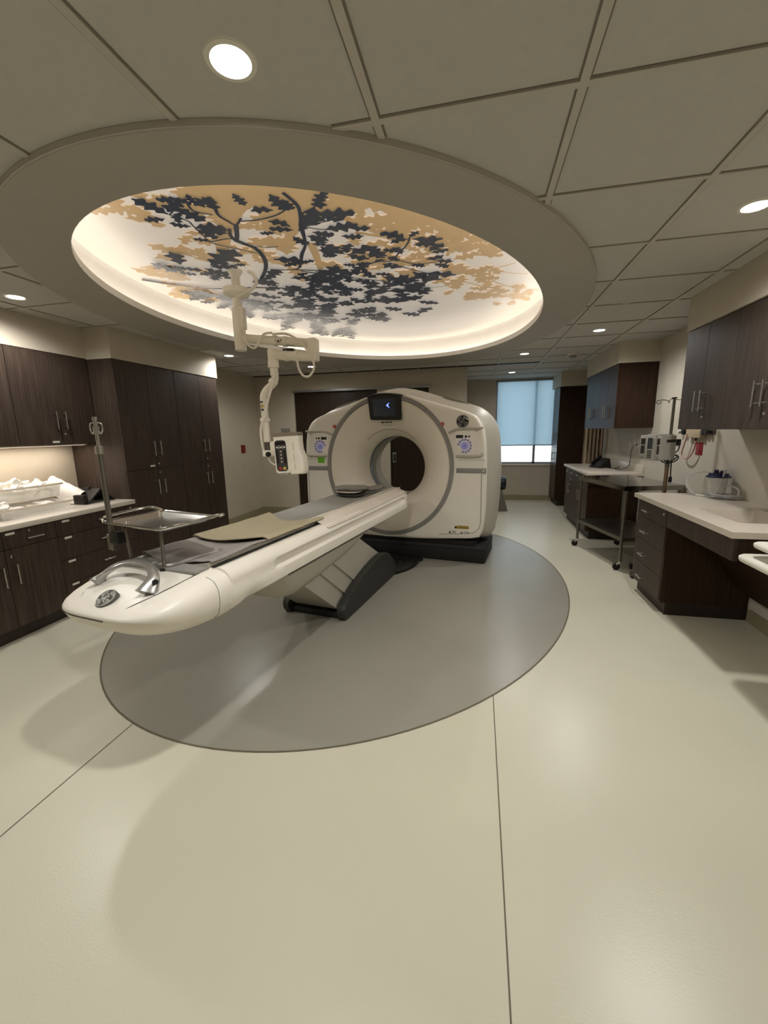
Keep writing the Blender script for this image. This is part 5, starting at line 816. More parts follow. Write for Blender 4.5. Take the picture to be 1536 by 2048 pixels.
# ------------------------------------------------------------------ cabinets (local frame: x along the front, front face y=0 looking to -y)
def handle(parent, x, z, L=.15, vert=True, m=None, y=0., st=.032, r=.006):
    mb = MB()
    if vert:
        mb.cyl((x, y-st, z-L/2), (x, y-st, z+L/2), r, n=10)
        for q in (-1, 1): mb.cyl((x, y-st, z+q*L*.36), (x, y+.001, z+q*L*.36), r*.75, n=8)
    else:
        mb.cyl((x-L/2, y-st, z), (x+L/2, y-st, z), r, n=10)
        for q in (-1, 1): mb.cyl((x+q*L*.36, y-st, z), (x+q*L*.36, y+.001, z), r*.75, n=8)
    return mb.done('handle', m or steel_m, parent)
def front(parent, nm, x0, x1, z0, z1, wm, g=.0018, t=.019):
    return MB().box(x0+g, x1-g, 0, t, z0+g, z1-g, .0012, 1).done(nm, wm, parent, 0)
def lock(parent, x, z): return MB().lathe([(.0105, 0), (.0105, .003), (.007, .006), (.0001, .006)], (x, 0, z), 16, (0, -1, 0), cap1=False).done('lock', chrome_m, parent)
def tagplate(parent, x, z, w=.062, h=.017): return MB().box(x-w/2, x+w/2, -.003, 0, z-h/2, z+h/2, .001, 1).done('label_holder', wlabel_m, parent)
def carcass(parent, w, z0, z1, d, wm, kick=None):
    MB().box(.001, w-.001, .0205, d, z0, z1).done('carcass', wm, parent, 0)
    if kick: MB().box(.0, w, kick, d, 0, z0).done('toe_kick', kick_m if wm is not woodd_m else kick_m, parent, 0)
RL = PI/2     # left wall: local x -> +Y, local y -> -X
RR = -PI/2    # right wall: local x -> -Y, local y -> +X
HB = .824
# left base cabinets
def left_door_base(y0, w, hs, lab):
    c = thing('base_cabinet', lab, 'base cabinet', (-3.25, y0, 0), RL, None)
    carcass(c, w, .1, HB, .62, wood_m, .055)
    d = front(c, 'drawer', 0, w, .686, HB-.004, wood_m); handle(d, w*.53, .742, .12, False); lock(d, w*.49, .793); tagplate(d, w*.14, .796)
    e = front(c, 'door', 0, w, .102, .686, wood_m); hx = .045 if hs < 0 else w-.045
    handle(e, hx, .50, .15); lock(e, .04 if hs < 0 else w-.04, .632)
left_door_base(2.170, .388, -1, 'dark wood one-door base cabinet directly left of the four-drawer stack')
left_door_base(1.782, .388, 1, 'dark wood base cabinet cut by the left edge of the photo')
c = thing('drawer_cabinet', 'dark wood stack of four drawers beside the left tall cabinet', 'drawer cabinet', (-3.25, 2.558, 0), RL)
carcass(c, .78, .1, HB, .62, wood_m, .055)
for z0, z1, lk in ((.682, HB-.004, True), (.484, .682, False), (.286, .484, False), (.102, .286, False)):
    d = front(c, 'drawer', 0, .78, z0, z1, wood_m); handle(d, .41, z0+.075 if lk else (z0+z1)/2, .11, False, r=.0065); tagplate(d, .085, z1-.02)
    if lk: lock(d, .735, .79)
o = MB().box(-3.87, -3.225, 1.2, 3.34, HB, .864, .004).done('worktop', quartz_m); tag(o, 'long white quartz worktop on the left base cabinets', 'worktop')
# left upper cabinets
def upper(nm_label, loc, rz, ws, z0, z1, d, wm, pairs, locks=(), tags=(), bandz=None, grp=None):
    w = sum(ws); c = thing('wall_cabinet', nm_label, 'wall cabinet', loc, rz, grp)
    carcass(c, w, z0, z1, d, wm)
    x = 0
    for i, dw in enumerate(ws):
        e = front(c, 'door', x, x+dw, z0, z1, wm)
        s = pairs[i]; hx = x+dw-.04 if s > 0 else x+.04
        handle(e, hx, z0+.205, .15)
        if i in locks: lock(e, x+.035 if s < 0 else x+dw-.035, z0+.09)
        if i in tags: tagplate(e, x+dw-.06, z0+.022)
        x += dw
    return c
upper('dark wood wall cabinet directly left of the tall cabinets', (-3.55, 2.63, 0), RL, (.354, .354), 1.405, 2.168, .32, wood_m, (1, -1), (1,), (0,))
upper('dark wood wall cabinet at the left edge of the photo', (-3.55, 1.92, 0), RL, (.354, .354), 1.405, 2.168, .32, wood_m, (1, -1))
mb = MB().box(-3.80, -3.62, 1.95, 3.28, 1.392, 1.4055, .003); u = thing('undercabinet_light', 'lit strip lamp under the left wall cabinets', 'lamp'); mb.done('lamp_body', wlabel_m, u)
MB().box(-3.79, -3.63, 1.97, 3.26, 1.3905, 1.392).done('lamp_diffuser', undercab_m, u, 0)
L = bpy.data.lights.new('undercabinet_lamp', 'AREA'); L.shape = 'RECTANGLE'; L.size = .1; L.size_y = 1.25; L.energy = 2.6; L.color = (1, .92, .82)
o = bpy.data.objects.new('undercabinet_lamp', L); C.objects.link(o); o.location = (-3.71, 2.6, 1.385); o.parent = u; rebase(u, (-3.71, 2.6, 1.392))
# tall cabinets
def tall(lab, y0, ws, tg):
    w = sum(ws); c = thing('tall_cabinet', lab, 'tall cabinet', (-3.28, y0, 0), RL)
    carcass(c, w, .1, 2.163, .598, wood_m, .05)
    x = 0
    for i, dw in enumerate(ws):
        for up in (1, 0):
            z0, z1 = (1.128, 2.163) if up else (.102, 1.128)
            e = front(c, 'door', x, x+dw, z0, z1, wood_m); hx = x+dw-.03 if i == 0 else x+.055
            handle(e, hx, 1.335 if up else .94, .15)
            if i == 1: lock(e, x+.03, 1.175 if up else 1.083)
            if up and i == 0 and tg: tagplate(e, x+dw-.06, 1.158)
        x += dw
    return c
tall('dark wood tall four-door cabinet standing next to the left worktop', 3.342, (.398, .395), True)
tall('dark wood tall four-door cabinet at the far end of the left row', 4.137, (.42, .36), False)
# things on the left worktop
def crumple(nm, x, y, z, sx, sy, sz, seed, m, label, cat='plastic bag', grp=None):
    rn = random.Random(seed); mb = MB(); bmesh.ops.create_icosphere(mb.bm, subdivisions=4, radius=1)
    ph = [rn.uniform(0, 6) for _ in range(6)]
    for v in mb.bm.verts:
        p = v.co; k = 1+.16*math.sin(p.x*5+ph[0]+2*math.sin(p.z*4+ph[3]))+.13*math.sin(p.y*7+ph[1]+p.x*3)+.10*math.sin((p.x+p.z)*13+ph[2])+.07*math.sin((p.y-p.z)*19+ph[4])
        q = Vector((p.x*sx*k, p.y*sy*k, p.z*sz*k+sz*.85)); q.z = max(q.z, .002); v.co = q
    o = mb.done(nm, m, smooth=25); o.location = (x, y, z); return tag(o, label, cat, grp)
def tub(label, x0, x1, y0, y1, z, h):
    mb = MB(); t = .004; cx, cy = (x0+x1)/2, (y0+y1)/2; w, d = x1-x0, y1-y0
    R = lambda k, zz, s=0: [(cx+a, cy+b, z+zz) for a, b in rrect(w*k-s, d*k-s, .02, 3)]
    mb.loft([R(.93, 0), R(1, h), R(1.04, h+.001), R(1.04, h-.004)], True, True, False); mb.loft([R(.93, .004, t*2), R(1, h, t*2)], True, True, False)
    b = thing('clear_bin', label, 'plastic bin'); mb.done('bin_shell', clear_m, b, 30)
    mb = MB(); mb.loft([R(1.05, h-.012), R(1.05, h+.003), R(1.01, h+.003), R(1.01, h-.012)], loop=True); mb.done('bin_rim', film_m, b, 30); return rebase(b, (cx, cy, z))
ZC = .8645
tub('low clear plastic bin at the front of the left worktop', -3.66, -3.40, 2.30, 2.86, ZC, .075)
tub('clear plastic bin resting on the lower bin and heaped with white bags', -3.80, -3.56, 2.26, 2.92, ZC+.10, .11)
crumple('white_bag', -3.69, 2.61, ZC+.11, .085, .125, .085, 4, bag_m, 'crumpled white plastic bag heaped in the upper clear bin')
crumple('white_bag', -3.68, 2.82, ZC+.11, .07, .07, .07, 9, bag_m, 'crumpled white plastic bag at the far end of the upper clear bin')
crumple('white_bag', -3.69, 2.38, ZC+.11, .08, .085, .055, 21, bag_m, 'flatter white plastic bag at the near end of the upper clear bin')
crumple('white_bag', -3.50, 2.35, ZC+.012, .075, .085, .06, 14, bag_m, 'round crumpled white bag in the lower bin at the left edge')
for i, (x, y, a, lb) in enumerate(((-3.53, 2.50, .4, 'flat white paper packet lying in the lower bin nearest the round bag'), (-3.52, 2.62, -.3, 'flat cream packet in the middle of the lower bin'), (-3.54, 2.72, .15, 'flat white packet at the far end of the lower bin'))):
    o = MB().grid(lambda u, v: (-.06+.12*u, -.045+.09*v, .004*math.sin(u*6+v*5)), 8, 8, (0, 0, .006)).done('paper_packet', paper_m if i != 1 else film_m); o.location = (x, y, ZC+.055+.006*i); o.rotation_euler = (.05, .06*(-1)**i, a)
    tag(o, lb, 'packet', 'packets in the lower bin')
ob = thing('outlet_box', 'small white outlet box with two dark sockets at the left edge above the bins', 'outlet', (-3.87, 2.60, 1.02), RL)
MB().box(-.16, .03, -.02, 0, -.045, .06, .004).done('box_body', wlabel_m, ob)
for x in (-.05, -.02): MB().box(x, x+.018, -.023, -.018, -.0, .016).done('socket', black_m, ob)
# black foam wedge and white paper draped over it
hw = thing('head_support', 'black angular head support at the far end of the left worktop', 'head support', (-3.56, 3.13, ZC), math.radians(0))
def roof(x0, x1, y0, ym, y1, h, t=.012):
    mb = MB(); mb.prism([(x0, y0, .0), (x0, ym, h), (x0, y1, .0), (x0, y1-.02, .0), (x0, ym, h-t*1.6), (x0, y0+.02, 0)], (x1-x0, 0, 0)); return mb
roof(-.12, .13, -.12, .04, .19, .125).done('shell', black_m, hw, 20)
MB().box(-.05, .02, .02, .06, .105, .140, .01).done('top_grip', black_m, hw); MB().box(-.0, .115, -.13, -.085, .0, .085, .006).done('side_wing', black_m, hw)
def pp(u, v):
    a = PI*(.05+.95*v)
    cx = -3.82+.27*u; cz = ZC+.205-.150*u; cy = 3.05+.055*u
    return (cx+.02*math.sin(v*6), cy-.085*math.cos(a)*(1+.1*u), max(ZC+.006, cz-.02+.065*math.sin(a)-.09*(1-math.sin(a))**1.4+.003*math.sin(u*24+v*4)))
o = MB().grid(pp, 26, 20, (0, 0, .004)).done('paper_pad', paper_m); tag(o, 'white paper covered pad leaning over the black head support', 'pad')
# ------------------------------------------------------------------ right side: sink counter
c = thing('drawer_cabinet', 'dark wood cabinet with four drawers under the sink counter', 'drawer cabinet', (1.41, 4.05, 0), RR)
carcass(c, .575, .1, .838, .61, woodd_m, .055)
for i, (z0, z1) in enumerate(((.70, .836), (.502, .70), (.306, .502), (.115, .306))):
    d = front(c, 'drawer', 0, .575, z0, z1, wood_m); handle(d, .235, z1-.07 if i == 0 else z1-.115, .115, False, r=.0065)
    if i == 0: lock(d, .53, .80)
ap = thing('sink_apron', 'dark wood apron panel under the front of the sink counter', 'apron panel')
MB().box(1.412, 1.432, 2.615, 3.470, .712, .846).done('front_panel', wood_m, ap, 0); MB().box(1.432, 2.02, 2.615, 2.635, .712, .846).done('end_panel', woodd_m, ap, 0)
mb = MB(); mb.prism([(1.66, 2.64, .70), (1.70, 2.64, .70), (1.98, 2.64, .24), (1.94, 2.64, .24)], (0, .82, 0)); mb.done('knee_panel', woodd_m, ap, 0); rebase(ap, (1.42, 3.04, .712))
# counter with a moulded basin
def counter():
    mb = MB(); x0, x1, y0, y1, zt, zb = 1.38, 2.03, 2.585, 4.085, .886, .850
    bx0, bx1, by0, by1 = 1.545, 1.91, 2.84, 3.36
    n = 5; hole = [((bx0+bx1)/2+a, (by0+by1)/2+b) for a, b in rrect(bx1-bx0, by1-by0, .05, n)]
    ov = [mb.bm.verts.new((x, y, zt)) for x, y in ((x0, y0), (x1, y0), (x1, y1), (x0, y1))]; hv = [mb.bm.verts.new((x, y, zt)) for x, y in hole]
    ed = [mb.bm.edges.new((ov[i], ov[(i+1) % 4])) for i in range(4)]+[mb.bm.edges.new((hv[i], hv[(i+1) % len(hv)])) for i in range(len(hv))]
    bmesh.ops.triangle_fill(mb.bm, edges=ed, use_beauty=True)
    for f in list(mb.bm.faces):
        c_ = f.calc_center_median()
        if bx0+.02 < c_.x < bx1-.02 and by0+.02 < c_.y < by1-.02 and all(any((v.co-h.co).length < 1e-6 for h in hv) for v in f.verts): mb.bm.faces.remove(f)
    cxx, cyy = (bx0+bx1)/2, (by0+by1)/2
    S_ = lambda k, z: [(cxx+(x-cxx)*k, cyy+(y-cyy)*k, z) for x, y in hole]
    mb.loft([S_(1, zt), S_(.985, zt-.006), S_(.93, zt-.10), S_(.80, zt-.13), S_(.05, zt-.135)], True, False, True)
    P = [(x0, y0), (x1, y0), (x1, y1), (x0, y1)]
    mb.loft([[(x, y, zt) for x, y in P], [(x, y, zb) for x, y in P]]); 
    q = .11; mb.loft([[(x, y, zb) for x, y in P], [(x0+.06, y0+.06, zb), (x1-.0, y0+.06, zb), (x1, y1-.06, zb), (x0+.06, y1-.06, zb)]])
    return mb
sk = thing('sink_counter', 'beige white sink counter with moulded basin at the right edge', 'sink counter')
counter().done('counter_top', quartzR_m, sk, 30)
MB().lathe([(.02, 0), (.02, .003), (.012, .004)], (1.73, 3.1, .7515), 16).done('drain', chrome_m, sk); rebase(sk, (1.70, 3.33, .85))
fc = thing('faucet', 'chrome faucet on the wall above the basin at the right edge', 'faucet', (2.032, 3.08, 1.04))
MB().lathe([(.03, 0), (.03, .01), (.02, .03), (.02, .07)], (0, 0, 0), 18, (-1, 0, 0)).done('wall_flange', chrome_m, fc)
MB().tube([(-.05, 0, .0), (-.06, 0, .08), (-.09, 0, .13), (-.14, -.02, .14), (-.18, -.03, .10), (-.185, -.03, .05)], .012, 10, 4).done('spout', chrome_m, fc)
MB().cyl((-.05, 0, -.03), (-.05, 0, .05), .022, n=18).done('valve_body', chrome_m, fc); MB().cyl((-.06, 0, .035), (-.10, -.04, .06), .007, n=10).done('lever', chrome_m, fc)
upper('dark wood wall cabinet over the far half of the sink counter', (1.60, 3.93, 0), RR, (.33, .355), 1.437, 2.186, .42, wood_m, (1, -1), (1,))
upper('dark wood wall cabinet over the basin, cut by the right edge of the photo', (1.60, 3.245, 0), RR, (.345, .345), 1.437, 2.186, .42, wood_m, (1, -1), (1,))
# canister, tubing
ca = thing('suction_canister', 'clear suction canister with a navy blue lid on the sink counter', 'canister', (1.925, 3.90, .886))
MB().lathe([(.052, .0), (.060, .02), (.066, .158), (.066, .163), (.062, .163), (.055, .02), (.0001, .012)], (0, 0, 0), 28, cap1=False).done('jar', clear_m, ca)
mb = MB(); mb.lathe([(.085, .161), (.086, .167), (.072, .175), (.066, .193), (.0001, .195)], (0, 0, 0), 28, cap1=False)
mb.done('lid', bluelid_m, ca)
for x, y, h in ((-.03, -.02, .035), (.03, .0, .03), (-.005, .03, .034), (.0, -.04, .028)): MB().lathe([(.016, .19), (.016, .185+h), (.010, .187+h)], (x, y, 0), 14).done('lid_port', bluelid_m, ca)
tt = thing('suction_tubing', 'coiled clear suction tubing around the blue lidded canister', 'tubing')
zc = .892
MB().tube([(1.92, 3.88, 1.05), (1.86, 3.96, 1.085), (1.78, 4.02, 1.045), (1.76, 4.03, .97), (1.79, 3.97, .905), (1.84, 3.88, zc), (1.90, 3.80, zc), (1.96, 3.74, zc), (1.985, 3.72, .93), (1.985, 3.73, .97), (1.96, 3.80, .99), (1.95, 3.86, .95), (1.94, 3.84, zc+.01)], .006, 8, 5).done('hose', tube_m, tt)
MB().tube([(1.85, 3.80, zc), (1.87, 3.80, .93), (1.90, 3.81, 1.0), (1.925, 3.83, 1.07), (1.935, 3.84, 1.11), (1.945, 3.85, 1.10), (1.945, 3.86, 1.05)], .0065, 8, 5).done('hose', tube_m, tt)
MB().tube([(1.985-.09*math.cos(i*.42)*(1+.02*i), 3.80+.09*math.sin(i*.42), zc+.001*i) for i in range(32)], .005, 7, 2).done('coil', tube_m, tt)
MB().cyl((1.795, 3.93, zc+.003), (1.835, 3.89, zc+.003), .008, n=12).done('connector', wlabel_m, tt)
crumple('clear_bag', 1.91, 3.86, .8865, .07, .13, .018, 31, mat('clear_film', (206, 208, 212), .15, var=.02, alpha=.5), 'flattened clear plastic bag under the canister tubing', 'plastic bag')
# wall gas outlets with the pink tube, red socket plate
go = thing('gas_outlet_row', 'tan wall gas outlet with dark knobs and a hanging pink tube', 'gas outlet', (XR, 4.55, 1.385), RR)
MB().box(-.13, .15, -.05, 0, -.035, .075, .006).done('outlet_body', tanbox_m, go)
for x, r, m in ((-.20, .026, black_m), (-.29, .018, wlabel_m), (.18, .026, dark_m), (.235, .022, dark_m)):
    MB().lathe([(r*.8, 0), (r*.8, .025), (r, .027), (r, .05), (r*.85, .055)], (x, 0, .02), 18, (0, -1, 0)).done('knob', m, go)
MB().box(-.33, .30, -.012, 0, .0, .06, .003).done('rail_plate', grey_steel_m, go)
MB().cyl((.05, -.035, -.035), (.05, -.035, -.06), .009, n=12).done('nozzle', black_m, go)
MB().tube([(.05, -.035, -.06), (.055, -.038, -.10), (.04, -.045, -.17), (-.02, -.05, -.225), (-.11, -.05, -.235), (-.165, -.05, -.205), (-.165, -.05, -.19), (-.15, -.05, -.14), (-.10, -.05, -.03), (-.09, -.048, -.0)], .007, 8, 5).done('pink_tube', pink_m, go)
MB().lathe([(.011, -.008), (.011, .008)], (-.165, -.05, -.20), 12).done('tube_cuff', wlabel_m, go)
rp = thing('red_outlet', 'dark red power outlet plate below the wall gas outlets', 'outlet', (XR, 4.49, 1.25), RR)
MB().box(-.060, .060, -.006, 0, -.058, .060, .002).done('plate', redp_m, rp)
mb = MB()
for z in (-.022, .024): mb.box(-.016, .016, -.009, -.005, z-.014, z+.014, .003)
mb.done('receptacle', mat('red_receptacle', (168, 60, 76), .4, var=.03), rp)
# mobile work surface entering at the right edge
wk = thing('computer_cart', 'white mobile work surface with a dark recess entering at the right edge', 'computer cart', (1.68, 2.15, 0), 0)
def slab(z, t, pts): return MB().loft([[(x*.985, y*.985, z) for x, y in pts], [(x, y, z+t*.3) for x, y in pts], [(x, y, z+t*.75) for x, y in pts], [(x*.98, y*.98, z+t) for x, y in pts]], True, True, True)
lo = [(a, b) for a, b in rrect(.60, .78, .06, 6)]
slab(.752, .030, [(a-.005, b) for a, b in lo]).done('lower_tray', wlabel_m, wk, 40)
MB().prism([(a+.04, b*1.0, .783) for a, b in rrect(.44, .66, .10, 6)], (0, 0, .003)).done('tray_recess', dark_m, wk)
MB().box(-.09, .24, -.30, .22, .786, .800, .008).done('keyboard', wlabel_m, wk)
slab(.838, .026, [(a+.02, b-.04) for a, b in rrect(.58, .76, .05, 6)]).done('work_surface', wlabel_m, wk, 40)
MB().cyl((.14, 0, .06), (.14, 0, .84), .03).done('post', alu_m, wk)
for i in range(4):
    a = PI/4+i*PI/2; p = (.05+.24*math.cos(a), .24*math.sin(a)); MB().tube([(.10, 0, .075), (p[0], p[1], .065)], .02, 8).done('base_leg', alu_m, wk)
    MB().cyl((p[0]-.012, p[1], .03), (p[0]+.012, p[1], .03), .03, n=18).done('caster', black_m, wk)
# ------------------------------------------------------------------ steel cart
CA = math.atan2(-.91, .216)
sc = thing('steel_cart', 'stainless steel cart with a shiny top and lower shelf on casters', 'cart', (1.456, 4.54, 0), CA+PI)
LX, LY = .935, .54   # local x runs from the near leg to the far leg, local y towards the wall
def cart_xy(x, y): return (x, -y)
mb = MB(); mb.box(-.03, LX+.03, -LY-.03, .03, .872, .886, .003); mb.box(-.03, LX+.03, -.0+.018, .03, .838, .874); mb.box(-.03, LX+.03, -LY-.03, -LY-.018, .838, .874); mb.box(-.03, -.018, -LY-.03, .03, .838, .874); mb.box(LX+.018, LX+.03, -LY-.03, .03, .838, .874)
mb.done('cart_top', mat('mirror_steel', (150, 148, 142), .12, 1., var=.03), sc, 20)
mb = MB(); mb.box(0, LX, -LY, 0, .335, .345); mb.box(0, LX, -.006, .012, .315, .352, .002); mb.box(0, LX, -LY-.012, -LY+.006, .315, .352, .002); mb.box(-.012, .006, -LY, 0, .315, .352); mb.box(LX-.006, LX+.012, -LY, 0, .315, .352); mb.done('lower_shelf', grey_steel_m, sc, 20)
for x in (0, LX):
    for y in (0, -LY):
        lg = MB().cyl((x, y, .10), (x, y, .875), .016, n=16).done('leg', grey_steel_m, sc)
        cs = MB().tube([(x, y, .11), (x+.0, y+.0, .085), (x+.02, y+.012, .07), (x+.025, y+.016, .04)], .009, 8).done('caster_fork', chrome_m, lg)
        MB().cyl((x+.025-.01, y+.016+.0, .035), (x+.025+.012, y+.016, .035), .035, n=22).done('caster_wheel', black_m, cs)
# IV pole with pump behind the cart
iv = thing('iv_pole', 'tall bronze toned IV pole with two hooks standing between cart and sink counter', 'IV pole', (1.748, 4.42, 0))
MB().cyl((0, 0, .09), (0, 0, 1.10), .017, n=16).done('lower_pole', mat('bronze_steel', (150, 128, 104), .3, 1., var=.05), iv)
MB().cyl((0, 0, 1.10), (0, 0, 1.715), .013, n=16).done('upper_pole', grey_steel_m, iv); MB().lathe([(.02, 1.085), (.02, 1.13)], (0, 0, 0), 16).done('pole_collar', grey_steel_m, iv)
MB().lathe([(.022, 1.712), (.022, 1.722)], (0, 0, 0), 14).done('top_cap', black_m, iv)
MB().tube([(0, 0, 1.705), (-.03, -.01, 1.708), (-.045, -.015, 1.69), (-.05, -.016, 1.672), (-.055, -.018, 1.69), (-.10, -.03, 1.70), (-.145, -.04, 1.695), (-.165, -.045, 1.682), (-.155, -.05, 1.668), (-.135, -.05, 1.668), (-.125, -.045, 1.685)], .0035, 8, 4).done('hook', grey_steel_m, iv)
MB().tube([(0, 0, 1.705), (.05, .01, 1.70), (.10, .02, 1.695), (.13, .03, 1.685), (.14, .03, 1.67), (.12, .03, 1.665)], .0035, 8, 4).done('hook', grey_steel_m, iv)
for i in range(5):
    a = math.radians(128+72*i); p = (.25*math.cos(a), .25*math.sin(a))
    MB().tube([(0, 0, .10), (p[0]*.6, p[1]*.6, .085), (p[0], p[1], .07)], .014, 8, 3).done('base_leg', grey_steel_m, iv)
    MB().cyl((p[0]-.012, p[1], .032), (p[0]+.012, p[1], .032), .032, n=18).done('caster', black_m, iv)
pu = thing('infusion_pump', 'grey infusion pump with keypad and side modules clamped to the tall IV pole', 'infusion pump', (1.60, 4.36, 1.155), math.radians(-68))
MB().box(-.03, .075, -.03, .135, .0, .235, .008).done('pump_body', pumpg_m, pu)
MB().box(-.032, .076, -.032-.03, -.025, .003, .236, .006).done('control_unit', pumpw_m, pu)
MB().box(-.012, .045, -.065, -.06, .105, .205).done('screen', screen_m, pu)
mb = MB()
for i in range(4):
    for j in range(3): mb.box(-.008+.018*j, .004+.018*j, -.065, -.06, .022+.019*i, .034+.019*i)
mb.done('keypad', dark_m, pu); mb = MB()
for i in range(5): mb.box(.056, .066, -.065, -.06, .105+.02*i, .117+.02*i)
mb.done('soft_keys', greyring_m, pu)
for s, x0, x1 in ((-1, -.115, -.034), (1, .078, .135)):
    m_ = MB().box(x0, x1, -.055, .10, .008, .228, .006).done('channel_module', pumpw_m, pu)
    MB().box(x0+.015, x1-.015, -.058, -.054, .145, .20).done('module_screen', black_m, m_); MB().box(x0+.018, x1-.018, -.059, -.054, .06, .135).done('module_door', dark_m, m_)
    MB().lathe([(.014, 0), (.014, .02)], ((x0+x1)/2, -.05, .03), 14, (0, -1, 0)).done('latch_knob', greyring_m, m_)
MB().box(.128, .138, .0, .09, .165, .19).done('side_handle_slot', black_m, pu)
MB().box(.0, .085, .10, .20, .13, .19, .006).done('pole_clamp', black_m, pu)
pc = thing('power_cord', 'looped black power cord hanging from the infusion pump on the pole', 'cord', (1.748, 4.42, 0))
MB().tube([(.03, .03, 1.33), (.07, .03, 1.32), (.095, .03, 1.28), (.085, .03, 1.235), (.04, .02, 1.21), (-.03, -.0, 1.20), (-.07, -.02, 1.17), (-.055, -.03, 1.135), (.0, -.03, 1.125), (.06, -.02, 1.145), (.085, .0, 1.18), (.05, .01, 1.20), (-.02, -.01, 1.185), (-.045, -.03, 1.15), (.0, -.035, 1.14), (.05, -.02, 1.16), (.07, .0, 1.19), (.03, -.01, 1.19), (.02, -.03, 1.12), (.025, -.03, 1.0)], .0055, 8, 5).done('cable', blackcable_m, pc)
MB().box(.012, .038, -.042, -.018, .945, .998, .005).done('plug', black_m, pc); mb = MB(); mb.box(.016, .020, -.032, -.028, .925, .946); mb.box(.030, .034, -.032, -.028, .925, .946); mb.done('prongs', chrome_m, pc)
# ------------------------------------------------------------------ middle cabinets
c = thing('base_cabinet', 'dark wood base cabinet row under the telephone counter', 'base cabinet', (1.41, 7.25, 0), RR)
carcass(c, 1.40, .1, .848, .61, woodd_m, .055)
for i in range(4):
    x0 = .35*i; d = front(c, 'drawer', x0, x0+.35, .735, .846, wood_m); tagplate(d, x0+.06 if i % 2 else x0+.06, .78, .06, .016)
    e = front(c, 'door', x0, x0+.35, .102, .735, wood_m); handle(e, x0+.31 if i % 2 == 0 else x0+.04, .545, .15)
    if i % 2: lock(e, x0+.04, .69)
o = MB().box(1.38, 2.03, 5.755, 7.30, .85, .888, .004).done('worktop', quartzR_m); tag(o, 'white quartz worktop of the middle base cabinet under the telephone', 'worktop')
mb = MB().box(2.005, 2.03, 5.755, 7.30, .888, .99, .003); o = mb.done('backsplash', quartzR_m); tag(o, 'low beige splash strip along the wall behind the telephone', 'splash strip')
upper('dark wood wall cabinet above the telephone with blue daylight on its doors', (1.60, 7.06, 0), RR, (.36, .36, .36, .36), 1.446, 2.198, .42, woodd_m, (1, -1, 1, -1), (1, 3))
c = thing('tall_cabinet', 'dark wood tall cabinet standing against the window wall', 'tall cabinet', (1.44, 8.985, 0), RR)
carcass(c, .61, .1, 2.195, .585, woodd_m, .05)
for i in range(1):
    for z0, z1, hz in ((1.10, 2.193, 1.30), (.102, 1.10, .93)):
        e = front(c, 'door', 0, .305, z0, z1, woodd_m); handle(e, .26, hz, .16); e = front(c, 'door', .305, .61, z0, z1, woodd_m); handle(e, .35, hz, .16)
# telephone
ph = thing('desk_phone', 'black desk telephone propped on the middle counter', 'telephone', (1.74, 6.60, .888), math.radians(-62))
mb = MB(); mb.prism([(-.10, -.10, .0), (-.10, .10, .0), (-.10, .10, .02), (-.10, .07, .13), (-.10, .055, .135), (-.10, -.10, .02)], (.20, 0, 0)); mb.done('phone_body', black_m, ph, 20)
mb = MB(); mb.tube([(-.075, -.085, .055), (-.075, -.06, .075), (-.075, .0, .115), (-.075, .05, .15), (-.075, .07, .155)], lambda t: .016+.012*abs(2*t-1)**3, 10, 3); mb.done('handset', black_m, ph)
mb = MB()
Mp = Matrix.Translation((0.02, -.03, .065)) @ Matrix.Rotation(math.radians(36), 4, 'X')
for i in range(4):
    for j in range(3): mb.box(-.03+.024*j, -.014+.024*j, -.05+.022*i, -.036+.022*i, .0, .006, M=Mp)
mb.done('keypad', dark_m, ph); MB().box(-.03, .065, .05, .085, .0, .006, M=Mp).done('phone_screen', screen_m, ph)
o = MB().tube([(1.80, 6.56, .893), (1.85, 6.40, .893), (1.90, 6.30, .90), (1.88, 6.24, .93), (1.84, 6.26, .90), (1.88, 6.20, .895), (1.97, 6.18, .93), (2.0, 6.20, 1.02), (2.01, 6.22, 1.08), (2.005, 6.20, 1.15), (2.005, 6.14, 1.20), (2.01, 6.05, 1.235), (2.025, 6.02, 1.24)], .004, 8, 5).done('phone_cord', blackcable_m)
tag(o, 'thin dark cord rising from the telephone to the wall outlets', 'cord')
for i, (y, lb) in enumerate(((6.32, 'white wall outlet plate farthest left of three above the telephone counter'), (6.146, 'white wall outlet plate in the middle of three above the telephone counter'), (6.02, 'white wall outlet plate nearest the infusion pump where the cord ends'))):
    t = thing('outlet_plate', lb, 'outlet', (XR, y, 1.25), RR, 'white outlet plates above the telephone'); MB().box(-.038, .038, -.006, 0, -.058, .058, .002).done('plate', wlabel_m, t)
    mb = MB()
    for z in (-.022, .022): mb.box(-.016, .016, -.008, -.005, z-.014, z+.014, .003)
    mb.done('receptacle', film_m, t)
def cur(u, v): return (1.70+.31*u+.0*v, 7.52+.035*math.sin(u*34)+.01*math.sin(u*71), .05+2.25*v)
o = MB().grid(cur, 110, 3).done('tan_curtain', curtain_m); tag(o, 'tan pleated curtain hanging behind the telephone counter', 'curtain')
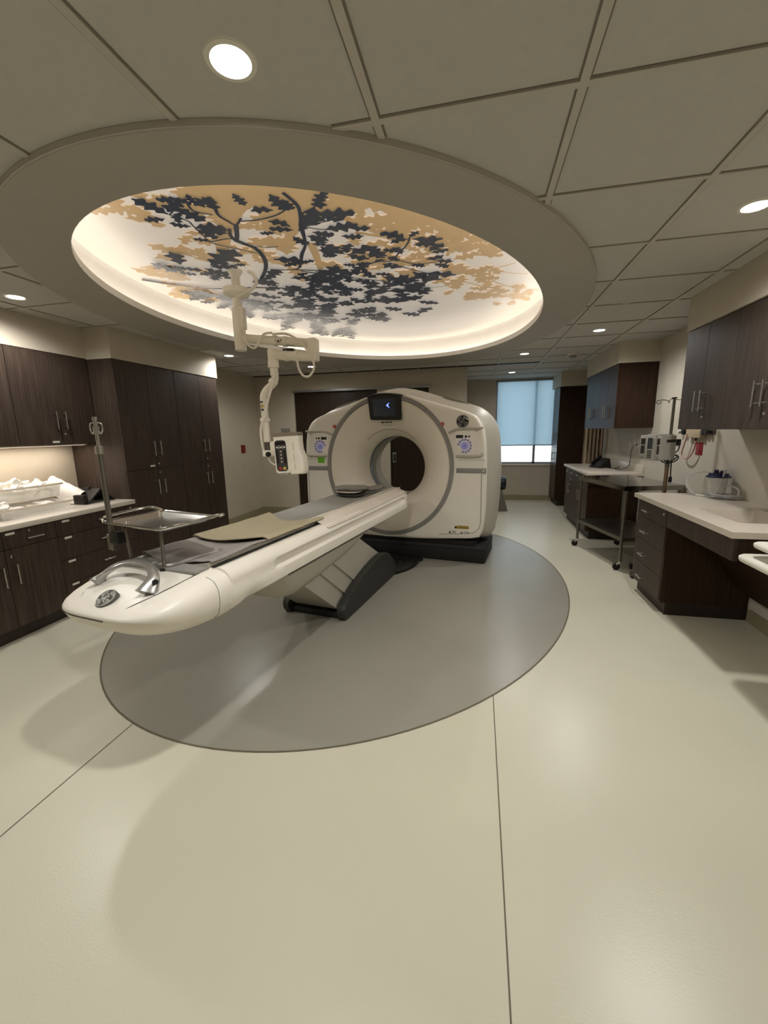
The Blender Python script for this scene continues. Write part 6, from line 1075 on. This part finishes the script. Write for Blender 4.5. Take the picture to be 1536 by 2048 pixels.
# padded roll on a grey stand behind the scanner
br = thing('padded_roll', 'dark blue padded roll on a grey stand just behind the scanner', 'exam bench', (.42, 7.75, 0), math.radians(6))
MB().lathe([(.095, -.30), (.115, -.28), (.115, .28), (.095, .30)], (0.02, 0, .55), 28, (1, .0, 0)).done('roll_pad', navy_m, br) if False else MB().lathe([(.09, -.42), (.12, -.40), (.12, .05), (.09, .07)], (0.02, 0, .50), 28, (1, -.2, 0)).done('roll_pad', navy_m, br)
mb = MB(); mb.loft([[(-.45, -.10, .0), (.12, -.10, .0), (.12, .12, .0), (-.45, .12, .0)], [(-.40, -.05, .38), (.02, -.05, .38), (.02, .08, .38), (-.40, .08, .38)]], True, True, True); mb.done('stand', grey_steel_m, br, 20)
# ------------------------------------------------------------------ camera and output look
cd = bpy.data.cameras.new('camera'); cam = bpy.data.objects.new('camera', cd); C.objects.link(cam)
F = 830.; CX, CY = 768., 1024.
def nv(v): return Vector(v).normalized()
Yc = nv((957-CX, 858-CY, F)); Xc = -Vector((-2990-CX, 932-CY, F)); Xc = (Xc-Yc*Xc.dot(Yc)).normalized(); Zc = Xc.cross(Yc)
if Zc.y > 0: Zc = -Zc
Rm = Matrix((Xc, Yc, Zc))            # world = Rm @ (image right, image down, forward)
r_, d_, f_ = Rm.col[0], Rm.col[1], Rm.col[2]
cam.matrix_world = Matrix(((r_[0], -d_[0], -f_[0], 0), (r_[1], -d_[1], -f_[1], 0), (r_[2], -d_[2], -f_[2], 1.47), (0, 0, 0, 1)))
cd.sensor_fit = 'VERTICAL'; cd.sensor_height = 36; cd.sensor_width = 27; cd.lens = F/2048*36; cd.clip_start = .05; cd.clip_end = 60
sc_ = bpy.context.scene; sc_.camera = cam
sc_.view_settings.view_transform = 'Standard'; sc_.view_settings.look = 'None'; sc_.view_settings.exposure = EXPOSURE; sc_.view_settings.gamma = 1.0
sc_.cycles.use_denoising = True; sc_.cycles.max_bounces = 8; sc_.cycles.diffuse_bounces = 5; sc_.cycles.transparent_max_bounces = 12; sc_.cycles.sample_clamp_indirect = 6; sc_.cycles.caustics_reflective = False; sc_.cycles.caustics_refractive = False
